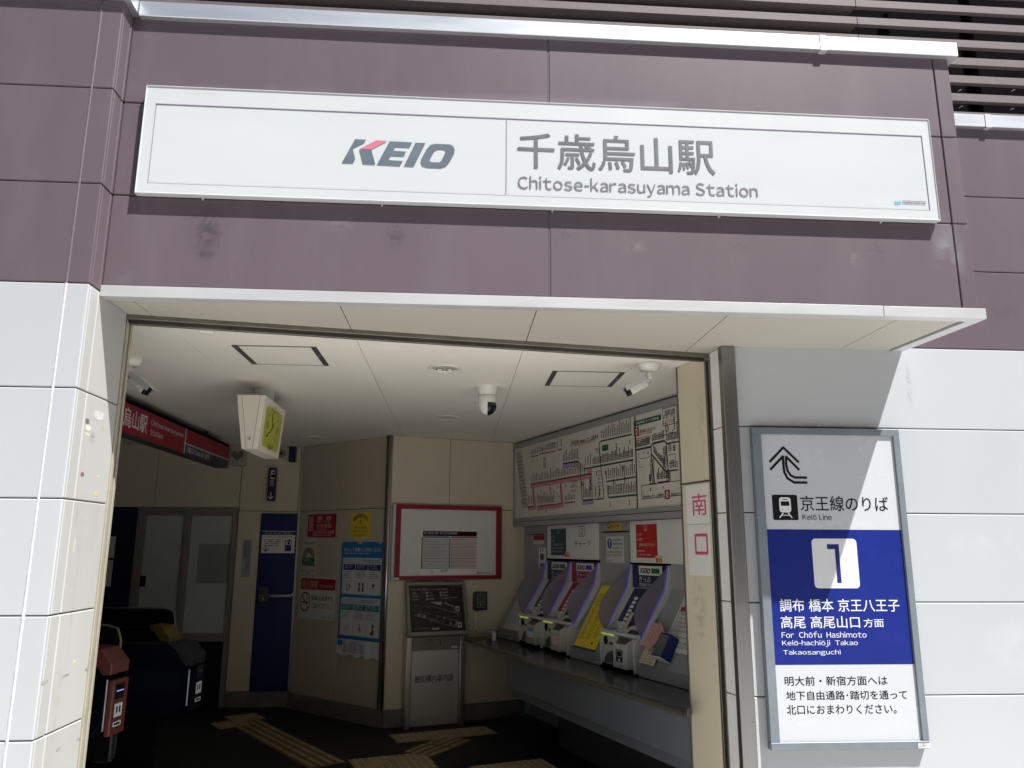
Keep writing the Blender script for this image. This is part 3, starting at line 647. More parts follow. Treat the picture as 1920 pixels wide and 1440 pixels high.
def hatch(c, label):
    t = thing('access_hatch', label, 'hatch', (c[0], c[1], H), 'ceiling access hatches')
    x0, x1, y0, y1 = c[0]-.225, c[0]+.225, c[1]-.22, c[1]+.22
    def hb(n, m, a, b, cc, d, z0, z1):
        bm = B(); hexa(bm, [(a,cc,z0),(b,cc,z0),(b,d,z0),(a,d,z0),(a,cc,z1),(b,cc,z1),(b,d,z1),(a,d,z1)]); finish(bm, list(bm.faces), .0006); return link(n, bm, m, t)
    hb('frame', dgrey, x0, x0+.030, y0, y1, H-.004, H+.005); hb('frame', dgrey, x1-.030, x1, y0, y1, H-.004, H+.005)
    hb('frame', dsteel, x0+.031, x1-.031, y0, y0+.010, H-.0035, H+.005); hb('frame', dsteel, x0+.031, x1-.031, y1-.010, y1, H-.0035, H+.005)
    hb('hatch_door', ceilm, x0+.032, x1-.032, y0+.011, y1-.011, H-.003, H+.004)
    bm = B(); lathe(bm, (x1-.014, c[1]-.03, H-.0045), [(0,0),(.006,0),(.006,-.001),(0,-.001)], 10); link('key_slot', bm, alu, t)
    return t
hatch((-1.0, 4.35), 'ceiling access hatch with dark edges on the left, between the left camera and the clock')
hatch((.797, 4.812), 'ceiling access hatch with dark edges on the right, beside the right bullet camera')

def downlight(c, label, lamps):
    t = thing('downlight', label, 'light', (c[0], c[1], H), 'recessed ceiling downlights')
    bm = B(); lathe(bm, (c[0], c[1], H), [(.098,.001),(.102,-.004),(.094,-.008),(.082,-.006),(.080,-.001)]); link('trim_ring', bm, pale, t)
    bm = B(); lathe(bm, (c[0], c[1], H), [(.0805,-.0012),(.072,-.0025),(.0,-.003)]); link('reflector', bm, mat('reflector', (.5,.47,.4), .4), t)
    if lamps:
        for s in (-.030, .030):
            bm = B(); lathe(bm, (c[0]+s, c[1]+.012, H-.0035), [(0,-.010),(.010,-.009),(.017,-.004),(.018,0)], 12); link('bulb', bm, printw, t)
            bm = B(); lathe(bm, (c[0]+s, c[1]+.012, H-.0032), [(.0181,-.002),(.022,-.004),(.023,0)], 12); link('socket', bm, dgrey, t)
    return t
downlight((-.088, 4.585), 'recessed ceiling downlight nearest the opening, showing its pair of small lamps', True)
downlight((-.092, 6.40), 'blank white recessed downlight in the ceiling left of the dome camera', False)
downlight((-1.445, 7.76), 'faint recessed downlight farthest back, right of the clock', False)

# dome camera
t = thing('dome_camera', 'white dome security camera hanging from the middle of the ceiling', 'camera', (.193, 5.11, H))
bm = B(); lathe(bm, (.193,5.11,H), [(.0,0),(.072,0),(.070,-.004),(.062,-.055),(.061,-.062)]); link('mount', bm, pale, t)
bm = B(); lathe(bm, (.193,5.11,H), [(.058,-.063),(.062,-.065),(.058,-.13),(.052,-.155),(.038,-.178),(.018,-.190),(0,-.193)]); link('housing', bm, pale, t)
bm = B(); 
c0 = Vector((.193,5.11,H-.135))
rings = []
for i in range(9):
    ph = R_(-90+ i*150/8); row = []
    for j in range(7):
        al = R_(-38 + j*76/6 - 52)
        rr_ = .063; row.append(bm.verts.new(c0+Vector((rr_*math.cos(ph)*math.cos(al)*1.0, rr_*math.cos(ph)*math.sin(al), rr_*math.sin(ph)))))
    rings.append(row)
for a, b in zip(rings, rings[1:]):
    for k in range(6):
        f = bm.faces.new([a[k], a[k+1], b[k+1], b[k]]); f.smooth = True
bmesh.ops.remove_doubles(bm, verts=bm.verts, dist=1e-5)
link('lens_window', bm, black, t)

def bullet(c, dirv, label):
    t = thing('bullet_camera', label, 'camera', (c[0], c[1], H), 'bullet security cameras on the ceiling')
    bm = B(); lathe(bm, (c[0],c[1],H), [(0,0),(.066,0),(.066,-.020),(.058,-.026),(.058,-.040),(.03,-.046),(.0,-.046)]); link('mount', bm, pale, t)
    d = Vector(dirv).normalized(); k = Vector((c[0],c[1],H-.046)); e = k+Vector((0,0,-.05))
    bm = B(); tube(bm, [k, k+Vector((0,0,-.02)), e+Vector((0,0,.02)), e], [.017,.017,.02,.021]); tube(bm, [e+Vector((0,0,.006)), e+d*.045], .016); link('bracket', bm, pale, t)
    s = e + d*.035; x = d.cross(Vector((0,0,1))).normalized(); y = x.cross(d).normalized()
    def ob(bm, l0, l1, hw, z0, z1, bev=.006, seg=2):
        pts = [s+d*l+x*a+y*b for b in (z0, z1) for (l, a) in ((l0,-hw),(l1,-hw),(l1,hw),(l0,hw))]
        fs = hexa(bm, pts); finish(bm, fs, bev, seg)
    bm = B(); ob(bm, 0, .115, .027, -.029, .024, .010, 3); link('housing', bm, pale, t)
    bm = B(); ob(bm, .116, .130, .026, -.028, .023, .004); link('lens_window', bm, black, t)
    bm = B(); ob(bm, -.01, .16, .034, .031, .035, .001, 1); link('sun_shield', bm, lgrey, t)
    for sx in (-1, 1):
        bm = B(); pts = [s+d*l+x*(sx*.034+a)+y*b for b in (.006,.0305) for (l,a) in ((-.01,-.001),(.14,-.001),(.14,.001),(-.01,.001))]; finish(bm, hexa(bm, pts), 0); link('sun_shield', bm, lgrey, t)
    bm = B(); pts = [s+d*l+x*a+y*b for b in (-.018,.010) for (l,a) in ((.02,-.029),(.09,-.029),(.09,-.027),(.02,-.027))]; finish(bm, hexa(bm, pts), .001); link('side_cover', bm, pale, t)
    bm = B(); pts = [s+d*l+x*a+y*b for b in (-.018,.010) for (l,a) in ((.02,.027),(.09,.027),(.09,.029),(.02,.029))]; finish(bm, hexa(bm, pts), .001); link('side_cover', bm, pale, t)
bullet((1.113, 4.36), (-.75, -.12, -.42), 'white bullet camera on the right of the ceiling, pointing left by the fare map')
bullet((-1.90, 4.50), (.8, -.15, -.62), 'white bullet camera at the left end of the ceiling, partly behind the left jamb')

# ------------------------------------------------------------------ interior walls
def iwall(name, label, pl, L, ajoints, zj, m, skirt, mskirt=conc, a_start=0, extra=0):
    t = thing(name, label, 'wall', pl.P(L/2, 0, 0))
    bm = B(); pl.box(bm, a_start-.0, L+extra, 0, H-.001, -.2, -.014); link('wall_core', bm, core, t)
    aj = [a_start]+ajoints+[L]
    for a0, a1 in zip(aj, aj[1:]):
        for z0, z1 in ((skirt, zj), (zj, H)):
            bm = B(); pl.box(bm, a0+.0025, a1-.0025, z0+.003, z1-.003, -.014, 0, .002); link('panel', bm, m, t)
    bm = B(); pl.box(bm, a_start, L, 0, skirt, -.014, .018, .004); link('skirting', bm, mskirt, t)
    return t
iwall('inner_wall', 'cream back wall holding the red-framed timetable board, over a concrete skirting', pBack, 1.40, [.591], 1.97, cream, .15)
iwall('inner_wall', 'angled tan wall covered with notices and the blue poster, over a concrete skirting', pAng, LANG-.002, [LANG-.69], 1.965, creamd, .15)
lb = thing('inner_wall', 'rear cream wall with the glazed door and the tall navy board', 'wall', (-2.5, YB, 0))
bm = B(); pRear.box(bm, -6.4, -1.66, 0, H-.001, -.2, -.06); link('wall_core', bm, core, lb)
for a0, a1, z0, z1 in ((-2.315,-1.66,.15,1.97),(-2.315,-1.66,1.97,H),(-6.3,-4.6,.0,1.97),(-6.3,-4.6,1.97,H),(-4.6,-3.2,2.0,H),(-3.2,-2.32,2.0,H)):
    bm = B(); pRear.box(bm, a0+.002, a1-.002, z0+.003, z1-.003, -.06, 0, .002); link('panel', bm, cream, lb)
bm = B(); pRear.box(bm, -2.33, -1.66, 0, .15, -.06, .018, .004); link('skirting', bm, conc, lb)
es = thing('side_wall', 'dark end wall far left of the ticket gates', 'wall', (-6, 6, 0))
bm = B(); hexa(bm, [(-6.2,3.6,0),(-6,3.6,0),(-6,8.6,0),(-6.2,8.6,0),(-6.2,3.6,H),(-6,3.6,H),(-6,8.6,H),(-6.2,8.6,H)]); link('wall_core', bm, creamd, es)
ew = thing('side_wall', 'wall behind the ticket machines and fare map', 'wall', tuple(pT.P(1.9, 0, -.25)))
bm = B(); pT.box(bm, -.3, 4.2, 0, H-.001, -.5, -.12); link('wall_core', bm, greyp, ew)

cg = thing('corner_guard', 'polished steel rod guarding the corner between back wall and angled wall', 'guard', tuple(A0))
bm = B(); tube(bm, [A0+Vector((-.01,-.022,.16)), A0+Vector((-.01,-.022,H-.002))], .017, 16); link('rod', bm, steel, cg)
bm = B(); tube(bm, [A0+Vector((-.045,-.008,.16)), A0+Vector((-.045,-.008,H-.002))], .009, 8); link('backing_strip', bm, dgrey, cg)

# ------------------------------------------------------------------ glazed door
gd = thing('glazed_door', 'dim grey-framed glazed door and window with wired glass behind the ticket gates', 'door', (-3.0, YB, 0))
fr2 = mat('door_frame_grey', (.24,.22,.21), .45, metal=.1)
for a0,a1,z0,z1,o in ((-3.35,-2.32,1.955,2.0,.03),(-2.365,-2.32,0,1.954,.03),(-2.86,-2.80,0,1.954,.028),(-3.35,-3.27,0,1.954,.02),(-2.80,-2.366,.64,.72,.02),(-3.27,-2.861,1.92,1.953,.01),(-2.80,-2.366,1.92,1.953,.01)):
    bm = B(); pRear.box(bm, a0, a1, z0, z1, -.05, o, .003); link('frame', bm, fr2, gd)
bm = B(); pRear.box(bm, -3.268, -2.863, .0, 1.918, -.03, -.02); link('pane', bm, glassm, gd)
bm = B(); pRear.box(bm, -2.797, -2.368, .722, 1.918, -.03, -.018); link('pane', bm, glassm, gd)
bm = B(); pRear.box(bm, -2.797, -2.368, .0, .638, -.03, -.018); link('lower_panel', bm, mat('smoked_panel', (.02,.022,.024), .15), gd)
(a0,z0),(a1,z1) = pRear.px(240,1100), pRear.px(273,1080)
bm = B(); pRear.box(bm, a0, a1, z0, z1, -.019, -.004, .002); link('pull_handle', bm, black, gd)
bm = B(); (a0,z0),(a1,z1) = pRear.px(366,1094), pRear.px(438,1020); pRear.box(bm, a0, a1, z0, z1, -.0175, -.0165); link('reflection_patch', bm, mat('reflection_pale', (.24,.27,.26), .5), gd)  # pale rectangle painted in for the bright reflection on the right pane
bm = B(); (a0,z0),(a1,z1) = pRear.px(344,1096), pRear.px(352,975); pRear.poly(bm, [(a0,z0),(a0+.05,z0),(a0+.012,z0+.10),(a0+.03,z1-.1),(a0+.025,z1),(a0+.012,z1-.2),(a0+.004,z0+.1)], -.0165); link('tape', bm, lgrey, gd)
bm = B(); pRear.box(bm, -4.6, -3.36, 0, 1.99, -.05, -.01); link('dark_leaf', bm, dnavy, gd)
bm = B(); (a0,z0),(a1,z1) = pRear.px(205,1046), pRear.px(217,1006); pRear.box(bm, a0-.06, a1, z0, z1, -.009, -.006); (a0,z0),(a1,z1) = pRear.px(195,1100), pRear.px(212,1050); pRear.box(bm, a0-.06, a1, z0, z1, -.009, -.006); link('posted_notice', bm, paper, gd)

# ------------------------------------------------------------------ navy board and its notice
nb = thing('navy_board', 'tall navy blue board on the rear wall beside the angled wall', 'board', (-1.87, YB, .16))
bm = B(); pRear.box(bm, -2.077, -1.685, .155, 1.947, .001, .012, .002); link('board', bm, mat('board_navy', (.006,.015,.10), .4, var=.08), nb)
nn_ = thing('intercom_notice', 'white notice explaining the intercom, stuck on the navy board', 'notice', tuple(pRear.P(-1.87,1.64,.013)))
(a0,z0),(a1,z1) = pRear.px(489,1037,.013), pRear.px(554,997,.013)
bm = B(); pRear.box(bm, a0, a1, z0, z1-.035, .0125, .014); link('sheet', bm, paper, nn_)
bm = B(); pRear.stroke(bm, [(a0,z1+.003),(a1,z1+.003)], .006, .0135); text(pRear, bm, 'インターホンのごあんない', a0+.03, z1-.03, a1-.03, z1-.006, .0135, .01); link('lettering', bm, paper, nn_)
bm = B(); text(pRear, bm, 'ここがインターホン呼出口です', a0+.03, z1-.065, a1-.03, z1-.043, .0148, .005); small_print(pRear, bm, a0+.03, z0+.06, a0+.22, z1-.08, 4, .0148, .5, 9); 
pRear.stroke(bm, [(a0+.05,z0+.02),(a0+.05,z0+.07)], .008, .0148); pRear.stroke(bm, [(a0+.025,z0+.045),(a0+.05,z0+.02),(a0+.075,z0+.045)], .008, .0149); link('lettering', bm, ink, nn_)
bm = B(); pRear.rect(bm, a1-.10, z0+.02, a1-.035, z1-.09, .0148); link('icon', bm, navy, nn_)
bm = B(); pRear.rect(bm, a1-.092, z0+.085, a1-.043, z1-.1, .0155); link('icon', bm, printw, nn_)
bm = B(); pRear.disc(bm, a1-.06, z0+.135, .009, .016, 10); pRear.rect(bm, a1-.075, z0+.09, a1-.052, z0+.118, .016); link('icon', bm, ink, nn_)

def intercom(pl, a, z, W, Hh, label, d=.05):
    t = thing('intercom', label, 'intercom', tuple(pl.P(a, z, .012)), 'station intercoms')
    bm = B(); pl.box(bm, a-W/2, a+W/2, z-Hh/2, z+Hh/2, .012, .012+d, .004, 2); link('housing', bm, dnavy, t)
    bm = B(); pl.box(bm, a-W*.36, a+W*.36, z-Hh*.38, z+Hh*.38, .013+d-.004, .014+d, .001); link('front_plate', bm, mat('intercom_plate', (.11,.11,.10), .4), t)
    bm = B(); 
    for k in range(5): pl.box(bm, a-W*.25, a+W*.25, z+Hh*(.05+.055*k), z+Hh*(.07+.055*k), .0141+d, .0148+d)
    link('speaker_grille', bm, mblack, t)
    bm = B(); pl.box(bm, a-W*.28, a+W*.28, z-Hh*.28, z-Hh*.10, .0141+d, .0150+d); link('call_panel', bm, mat('dim_green', (.03,.08,.04), .4), t)
    bm = B(); cyl(pl, bm, a, z-Hh*.19, .008, .0151+d, .018+d, 12); link('call_button', bm, lgrey, t)
    bm = B(); text(pl, bm, 'インターホン', a-W*.28, z+Hh*.42, a+W*.28, z+Hh*.47, .0125+d, .01); link('lettering', bm, printw, t)
intercom(pRear, -1.985, 1.105, .125, .18, 'small dark intercom on the navy board, joined by a white conduit')
intercom(pBack, .913, 1.09, .135, .17, 'small dark intercom on the back wall, between the map stand and the ticket counter')

cd1 = thing('cable_conduit', 'white cable conduit down the wall edge with a branch to the navy-board intercom', 'conduit', (-1.675, YB, .2))
wp = mat('conduit_white', (.62,.60,.55), .45, var=.05)
bm = B(); e = Vector((-1.672, YB-.045, 0)); tube(bm, [e+Vector((0,0,.16)), e+Vector((0,0,H-.01))], .013, 10); link('pipe', bm, wp, cd1)
z = pRear.px(520,1117,.04)[1]
bm = B(); tube(bm, [e+Vector((0,-.002,z+.06)), e+Vector((-.01,-.003,z+.02)), e+Vector((-.04,-.003,z)), e+Vector((-.26,-.003,z))], .012, 10); link('pipe', bm, wp, cd1)
cd2 = thing('cable_conduit', 'white cable conduit from the back-wall intercom down and along to the counter', 'conduit', tuple(pBack.P(.9,.8,.03)))
bm = B(); tube(bm, [pBack.P(.878,1.0,.03), pBack.P(.878,.84,.03), pBack.P(.885,.815,.03), pBack.P(.905,.805,.03), pBack.P(1.12,.805,.03)], .013, 10); link('pipe', bm, wp, cd2)

# small navy flag sign, speaker box, sensors
fs_ = thing('intercom_flag_sign', 'narrow navy sign with a caller symbol and arrow, projecting above the navy board', 'sign', tuple(pRear.P(-2.0,2.25,.05)))
(a0,z0),(a1,z1) = pRear.px(500,939,.1), pRear.px(518,878,.1)
bm = B(); pRear.box(bm, a0, a1, z0, z1, .03, .1, .004); link('box', bm, dnavy, fs_)
bm = B(); pRear.rect(bm, a0+.025, z1-.115, a1-.012, z1-.02, .1008); small_print(pRear, bm, a0+.02, z1-.2, a1-.01, z1-.13, 3, .1008, .6, 4, .95, .8, .1)
pRear.stroke(bm, [((a0+a1)/2,z0+.02),((a0+a1)/2,z0+.09)], .008, .1008); pRear.stroke(bm, [((a0+a1)/2-.025,z0+.045),((a0+a1)/2,z0+.02),((a0+a1)/2+.025,z0+.045)], .008, .1009); link('symbol', bm, printw, fs_)
bm = B(); pRear.disc(bm, (a0+a1)/2+.012, z1-.045, .012, .1015, 10); pRear.rect(bm, (a0+a1)/2-.01, z1-.1, (a0+a1)/2+.03, z1-.065, .1015); link('symbol', bm, ink, fs_)

hb_ = thing('heart_speaker_box', 'white wall box with a grey heart, between the red sign and the clock', 'box', tuple(pRear.P(-2.35,2.56,0)))
(a0,z0),(a1,z1) = pRear.px(430,872,.1), pRear.px(460,836,.1)
bm = B(); pRear.box(bm, a0, a1, z0, z1, .001, .1, .003); link('box', bm, mat('old_white', (.42,.38,.31), .5), hb_)
bm = B(); ca, cz, s = (a0+a1)/2, (z0+z1)/2, .075
hp = [(ca+s*.9*(16*math.sin(t)**3)/16, cz+s*.9*(13*math.cos(t)-5*math.cos(2*t)-2*math.cos(3*t)-math.cos(4*t))/16) for t in [2*math.pi*i/32 for i in range(32)]]
pRear.plate(bm, hp, .1001, .103); link('heart', bm, mat('heart_grey', (.15,.13,.105), .6), hb_)
sm = thing('ceiling_sensor_box', 'tiny round grey sensor on the rear wall right of the clock', 'sensor', tuple(pRear.P(-1.91,2.58,.02)))
a, z = pRear.px(527,850,.03); bm = B(); cyl(pRear, bm, a, z, .05, .001, .03); link('base', bm, mat('sensor_grey', (.25,.22,.19), .5), sm)
bm = B(); cyl(pRear, bm, a, z, .022, .031, .036, 14); link('lens', bm, dgrey, sm)
bb = thing('black_wall_unit', 'small black rectangular unit on the rear wall close to the white conduit', 'unit', tuple(pRear.P(-1.79,2.58,.05)))
a, z = pRear.px(548,851,.08); bm = B(); pRear.box(bm, a-.035, a+.035, z-.085, z+.085, .001, .08, .004); link('housing', bm, mat('unit_black', (.012,.016,.03), .4), bb)
bm = B(); pRear.box(bm, a-.022, a+.022, z-.05, z+.06, .0805, .083, .001); link('front_cover', bm, dnavy, bb)
vt = thing('vertical_notice', 'narrow white vertical notice left of the navy board', 'notice', tuple(pRear.P(-2.18,1.47,.003)))
(a0,z0),(a1,z1) = pRear.px(451,1082,.003), pRear.px(473,1011,.003)
bm = B(); pRear.box(bm, a0, a1, z0, z1, .001, .003); link('sheet', bm, mat('notice_grey', (.36,.35,.33), .6), vt)
bm = B(); L = a1-a0
for k, (c, h0) in enumerate(((.75,.1),(.5,.06),(.28,.35))): small_print(pRear, bm, a0+L*c-.012, z0+.02+h0*.5, a0+L*c+.012, z1-.02, 14, .0035, .7, 20+k, .95, 1, 0)
link('small_print', bm, dgrey, vt)

# ------------------------------------------------------------------ red header sign
pH = Plane((-2.3, 0), (0, 1))
hs = thing('hanging_header_sign', 'red and navy hanging sign with the station name and south exit, left inside', 'sign', (-2.3, 6.5, 2.35))
hy1 = 7.97; z0, z1 = 2.365, 2.575
zm = z0+.085
y2 = pH.px(348,820)[0]
bm = B(); pH.box(bm, 4.4, hy1, z0, z1, -.12, -.002, .002); link('box', bm, dgrey, hs)
bm = B(); pH.box(bm, 4.4, hy1, z1+.001, z1+.028, -.12, -.001); link('top_rail', bm, mblack, hs)
bm = B(); pH.rect(bm, 4.4, z0+.004, y2-.012, z1, 0); pH.rect(bm, y2+.012, zm+.006, hy1, z1, 0); link('red_field', bm, mat('header_red', (.27,.004,.022), .5, var=.08), hs)
bm = B(); pH.rect(bm, y2+.012, z0, hy1, zm-.006, 0); link('navy_field', bm, dnavy, hs)
bm = B(); pH.rect(bm, y2-.010, z0, y2+.010, z1, 0.0002); pH.rect(bm, y2+.0105, zm-.005, hy1, zm+.005, .0002)
textpx(pH, bm, '千歳烏山駅', (160,785), (275,782), .001, .02) if False else None
k1 = pH.px(275,805)[0]; k0 = pH.px(232,790)[0]; cw = (k1-k0)/2.9
text(pH, bm, '千歳烏山駅', k1-5*cw, z0+.045, k1, z1-.03, .001, .02)
text(pH, bm, 'Chitose-karasuyama', pH.px(283,795)[0], z0+.115, pH.px(343,820)[0], z0+.165, .001, .012)
text(pH, bm, 'Station', pH.px(281,815)[0], z0+.05, pH.px(305,820)[0], z0+.095, .001, .012)
text(pH, bm, '(南口) South 남쪽', y2+.05, z0+.015, pH.px(393,850)[0], zm-.018, .001, .012)
link('lettering', bm, printw, hs)
for y in (5.0, 7.4):
    bm = B(); pH.box(bm, y, y+.03, z1+.028, H-.001, -.075, -.045); link('hanger', bm, dgrey, hs)

# ------------------------------------------------------------------ clock
ck = thing('hanging_clock', 'cream double-faced station clock with a lime dial, hanging from the ceiling', 'clock', (-1.40, 5.35, 2.2))
yc0, yc1 = 5.0, 5.60
def cq(z): f = (2.56-z)/(2.56-2.20); return -1.425+.012*f, .118-.045*f      # centre x, half width
bm = B()
zt_, zb_ = 2.555, 2.207
(cx0, h0), (cx1, h1) = (-1.332, .091), (-1.320, .050)
tilt = .012
fs = hexa(bm, [(cx1-h1,yc0+.0,zb_),(cx1+h1,yc0+.0,zb_),(cx1+h1,yc1,zb_),(cx1-h1,yc1,zb_),(cx0-h0,yc0,zt_),(cx0+h0,yc0,zt_),(cx0+h0,yc1,zt_),(cx0-h0,yc1,zt_)]); finish(bm, fs, .004, 2); link('case', bm, mat('clock_cream', (.74,.70,.60), .5, var=.03), ck)
bm = B(); hexa(bm, [(-1.39,5.30,zt_+.001),(-1.28,5.30,zt_+.001),(-1.28,5.38,zt_+.001),(-1.39,5.38,zt_+.001),(-1.39,5.30,H-.001),(-1.28,5.30,H-.001),(-1.28,5.38,H-.001),(-1.39,5.38,H-.001)]); link('mount', bm, lgrey, ck)
# right-hand dial lies on the leaning side
dx_ = Vector((cx0+h0, 0, zt_)) - Vector((cx1+h1, 0, zb_)); upv = dx_.normalized(); nrm = Vector((upv.z, 0, -upv.x))
def cp(y, t, o): p = Vector((cx1+h1, 0, zb_)) + upv*t; return Vector((p.x, y, p.z)) + nrm*o
class Lean(Plane):
    def __init__(s): s.n = nrm; s.a = Vector((0,1,0))
    def P(s, a, z, off=0): return cp(a, z, off)
pC = Lean(); LZ = dx_.length
bm = B(); pC.plate(bm, rrect(yc0+.075, .035, yc1-.075, LZ-.05, .05, 6), .001, .004); link('dial', bm, clockf, ck)
ccy, ccz, cr = (yc0+yc1)/2-.02, LZ*.5, LZ*.36
bm = B()
for k in range(12):
    an = math.pi/2-k*math.pi/6; x, z = ccy+cr*1.05*math.cos(an), ccz+cr*math.sin(an)
    if k in (0, 3, 6, 9): text(pC, bm, str(k or 12), x-.028, z-.02, x+.028, z+.02, .005, .03)
    else: pC.stroke(bm, [(x,z),(x+.02*math.cos(an),z+.02*math.sin(an))], .010, .005)
link('numerals', bm, dgrey, ck)
for an, l, ww in ((R_(118), .10, .011), (R_(212), .135, .008), (R_(42), .07, .006)):
    bm = B(); pC.stroke(bm, [(ccy,ccz),(ccy+l*math.cos(an),ccz+l*math.sin(an))], ww, .0065); link('hand', bm, ink, ck)
pC2 = Plane((cx0, yc0-.002), (1, 0))
bm = B()
for s in (-1, 1):
    p0 = (s*.058, zt_-.001); p1 = (.012+s*.020, zb_+.003); fy = lambda z: 0
    nn2 = 6
    for i in range(nn2):
        za, zb2 = zt_-.001-(zt_-zb_-.004)*i/nn2, zt_-.001-(zt_-zb_-.004)*(i+1)/nn2
        xa = p0[0]+(p1[0]-p0[0])*i/nn2; xb = p0[0]+(p1[0]-p0[0])*(i+1)/nn2
        v = [bm.verts.new(pC2.P(xa-.001, za, fy(za)-.0012)), bm.verts.new(pC2.P(xa+.001, za, fy(za)-.0012)), bm.verts.new(pC2.P(xb+.001, zb2, fy(zb2)-.0012)), bm.verts.new(pC2.P(xb-.001, zb2, fy(zb2)-.0012))]; bm.faces.new(v)
link('seam', bm, dgrey, ck)
bm = B(); cyl(pC2, bm, .010, 2.27, .010, -.004, .006, 14); link('lock', bm, alu, ck)

# ------------------------------------------------------------------ timetable board
tb = thing('timetable_board', 'red-framed timetable noticeboard on the cream back wall', 'noticeboard', tuple(pBack.P(.59, 1.65, 0)))
a0, a1, z0, z1 = .047, 1.134, 1.295, 2.0; f = .05
for x0,x1,y0,y1 in ((a0,a1,z1-.042,z1),(a0,a1,z0,z0+.037),(a0,a0+.052,z0+.037,z1-.042),(a1-.055,a1,z0+.037,z1-.042)):
    bm = B(); pBack.box(bm, x0, x1, y0, y1, .001, .045, .002); link('frame', bm, redf, tb)
bm = B(); pBack.box(bm, a0+.052, a1-.055, z0+.037, z1-.042, .001, .022); link('backing', bm, paper, tb)
bm = B(); pBack.box(bm, a0-.03, a0-.001, z0-.01, z1, .001, .05, .006, 2); link('edge_bar', bm, lgrey, tb)
bx = lambda X, Y: pBack.px(740+X/9.6, 940+Y/9.6, .022)
ts = thing('timetable_sheet', 'printed timetable sheet pinned in the red-framed board', 'paper', tuple(pBack.P(.6, 1.5, .024)))
(c0,cz0),(c1,cz1) = bx(445,1330), bx(1490,530)
bm = B(); pBack.box(bm, c0, c1, cz0, cz1, .0225, .0235); link('sheet', bm, mat('sheet_bright', (.78,.78,.76), .55), ts)
(t0,tz0),(t1,tz1) = bx(470,1215), bx(1480,545); mid = bx(990,900)[0]
bm = B(); hz = bx(700,625)[1]; pBack.rect(bm, t0+.01, hz, t1, tz1, .0239); pBack.rect(bm, t0, tz0, t0+.011, hz-.012, .0239); pBack.rect(bm, mid-.005, tz0, mid+.005, hz-.012, .0239); link('heading', bm, ink, ts)
bm = B(); text(pBack, bm, '調布・高尾山口・橋本・京王八王子方面 発車時刻表', t0+.02, hz+.018, t0+.36, tz1-.01, .0244, .01); link('lettering', bm, printw, ts)
for x0, x1, mh, ml, sd in ((t0+.014, mid-.008, navy, mat('tint_blue', (.38,.42,.45), .6), 31), (mid+.010, t1, red, mat('tint_rose', (.50,.38,.36), .6), 32)):
    bm = B(); pBack.rect(bm, x0, hz-.016, x1, hz-.004, .0239); link('heading', bm, mh, ts)
    bm = B(); zz = tz0; nrow = 11; hrow = (hz-.02-tz0)/nrow
    for r in range(nrow): pBack.rect(bm, x0, tz0+hrow*r+hrow*.42, x1, tz0+hrow*r+hrow*.86, .0239)
    link('row_tint', bm, ml, ts)
    bm = B(); rd = random.Random(sd)
    for r in range(nrow):
        n = rd.choice((22,24,25,26)) if 1 < r < 9 else rd.choice((6,9,16))
        for c in range(n):
            x = x0+.006+(x1-x0-.01)*c/26; pBack.rect(bm, x, tz0+hrow*r+hrow*.5, x+.0055, tz0+hrow*r+hrow*.78, .0243)
        pBack.rect(bm, x0, tz0+hrow*r+.001, x1, tz0+hrow*r+hrow*.22, .0243)
    link('small_print', bm, mat('figure_grey%d' % sd, ((.13,.15,.17) if sd == 31 else (.2,.1,.1)), .6), ts)
bm = B(); small_print(pBack, bm, t0+.09, cz0+.01, t0+.13, tz0-.012, 5, .0243, .6, 2); small_print(pBack, bm, t0+.2, tz0-.035, t0+.28, tz0-.008, 2, .0243, .7, 3)
(x0,y0),(x1,y1) = bx(1435,1310), bx(1780,1270); small_print(pBack, bm, x0+.04, y0, x1, y1, 2, .0225, .6, 6, .95, 1, .1); pBack.disc(bm, x0+.012, (y0+y1)/2, .01, .0225, 10); pBack.disc(bm, x0+.032, (y0+y1)/2, .008, .0225, 10); link('small_print', bm, mat('stamp_blue', (.12,.15,.3), .6), ts)
bm = B(); pBack.rect(bm, a0+.002, z0+.004, a0+.05, z0+.024, .0456); link('asset_label', bm, printw, tb)

# ------------------------------------------------------------------ notices on the angled wall
SHEETS = {}
def sheet(name, label, cat, pl, bl, tr, m, off=.003, th_=.002):
    (a0,z0),(a1,z1) = pl.px(*bl, off), pl.px(*tr, off)
    t = thing(name, label, cat, tuple(pl.P((a0+a1)/2, (z0+z1)/2, off)))
    bm = B(); pl.box(bm, a0, a1, z0, z1, off-th_, off, .0); link('sheet', bm, m, t)
    return t, a0, a1, z0, z1
pA = pAng
t, a0, a1, z0, z1 = sheet('fire_notice', 'red notice forbidding smoking and naked flames, top left on the angled wall', 'sign', pA, (576,1008), (631,963), red)
W = a1-a0; Hh = z1-z0
bm = B(); text(pA, bm, '禁  煙', a0+W*.33, z1-Hh*.28, a0+W*.84, z1-Hh*.09, .0036, .015); text(pA, bm, '火気厳禁', a0+W*.32, z1-Hh*.58, a0+W*.84, z1-Hh*.42, .0036, .015)
text(pA, bm, '危険物品持込み厳禁', a0+W*.2, z0+Hh*.17, a0+W*.95, z0+Hh*.30, .0036, .012)
small_print(pA, bm, a0+W*.33, z1-Hh*.36, a0+W*.82, z1-Hh*.31, 1, .0036, .8, 1); small_print(pA, bm, a0+W*.33, z1-Hh*.67, a0+W*.82, z1-Hh*.62, 1, .0036, .8, 2); small_print(pA, bm, a0+W*.2, z0+Hh*.06, a0+W*.93, z0+Hh*.12, 1, .0036, .8, 3)
pA.rect(bm, a0+W*.05, z1-Hh*.38, a0+W*.19, z1-Hh*.1, .0036); pA.rect(bm, a0+W*.05, z1-Hh*.7, a0+W*.19, z1-Hh*.41, .0036); link('lettering', bm, rose, t)
bm = B()
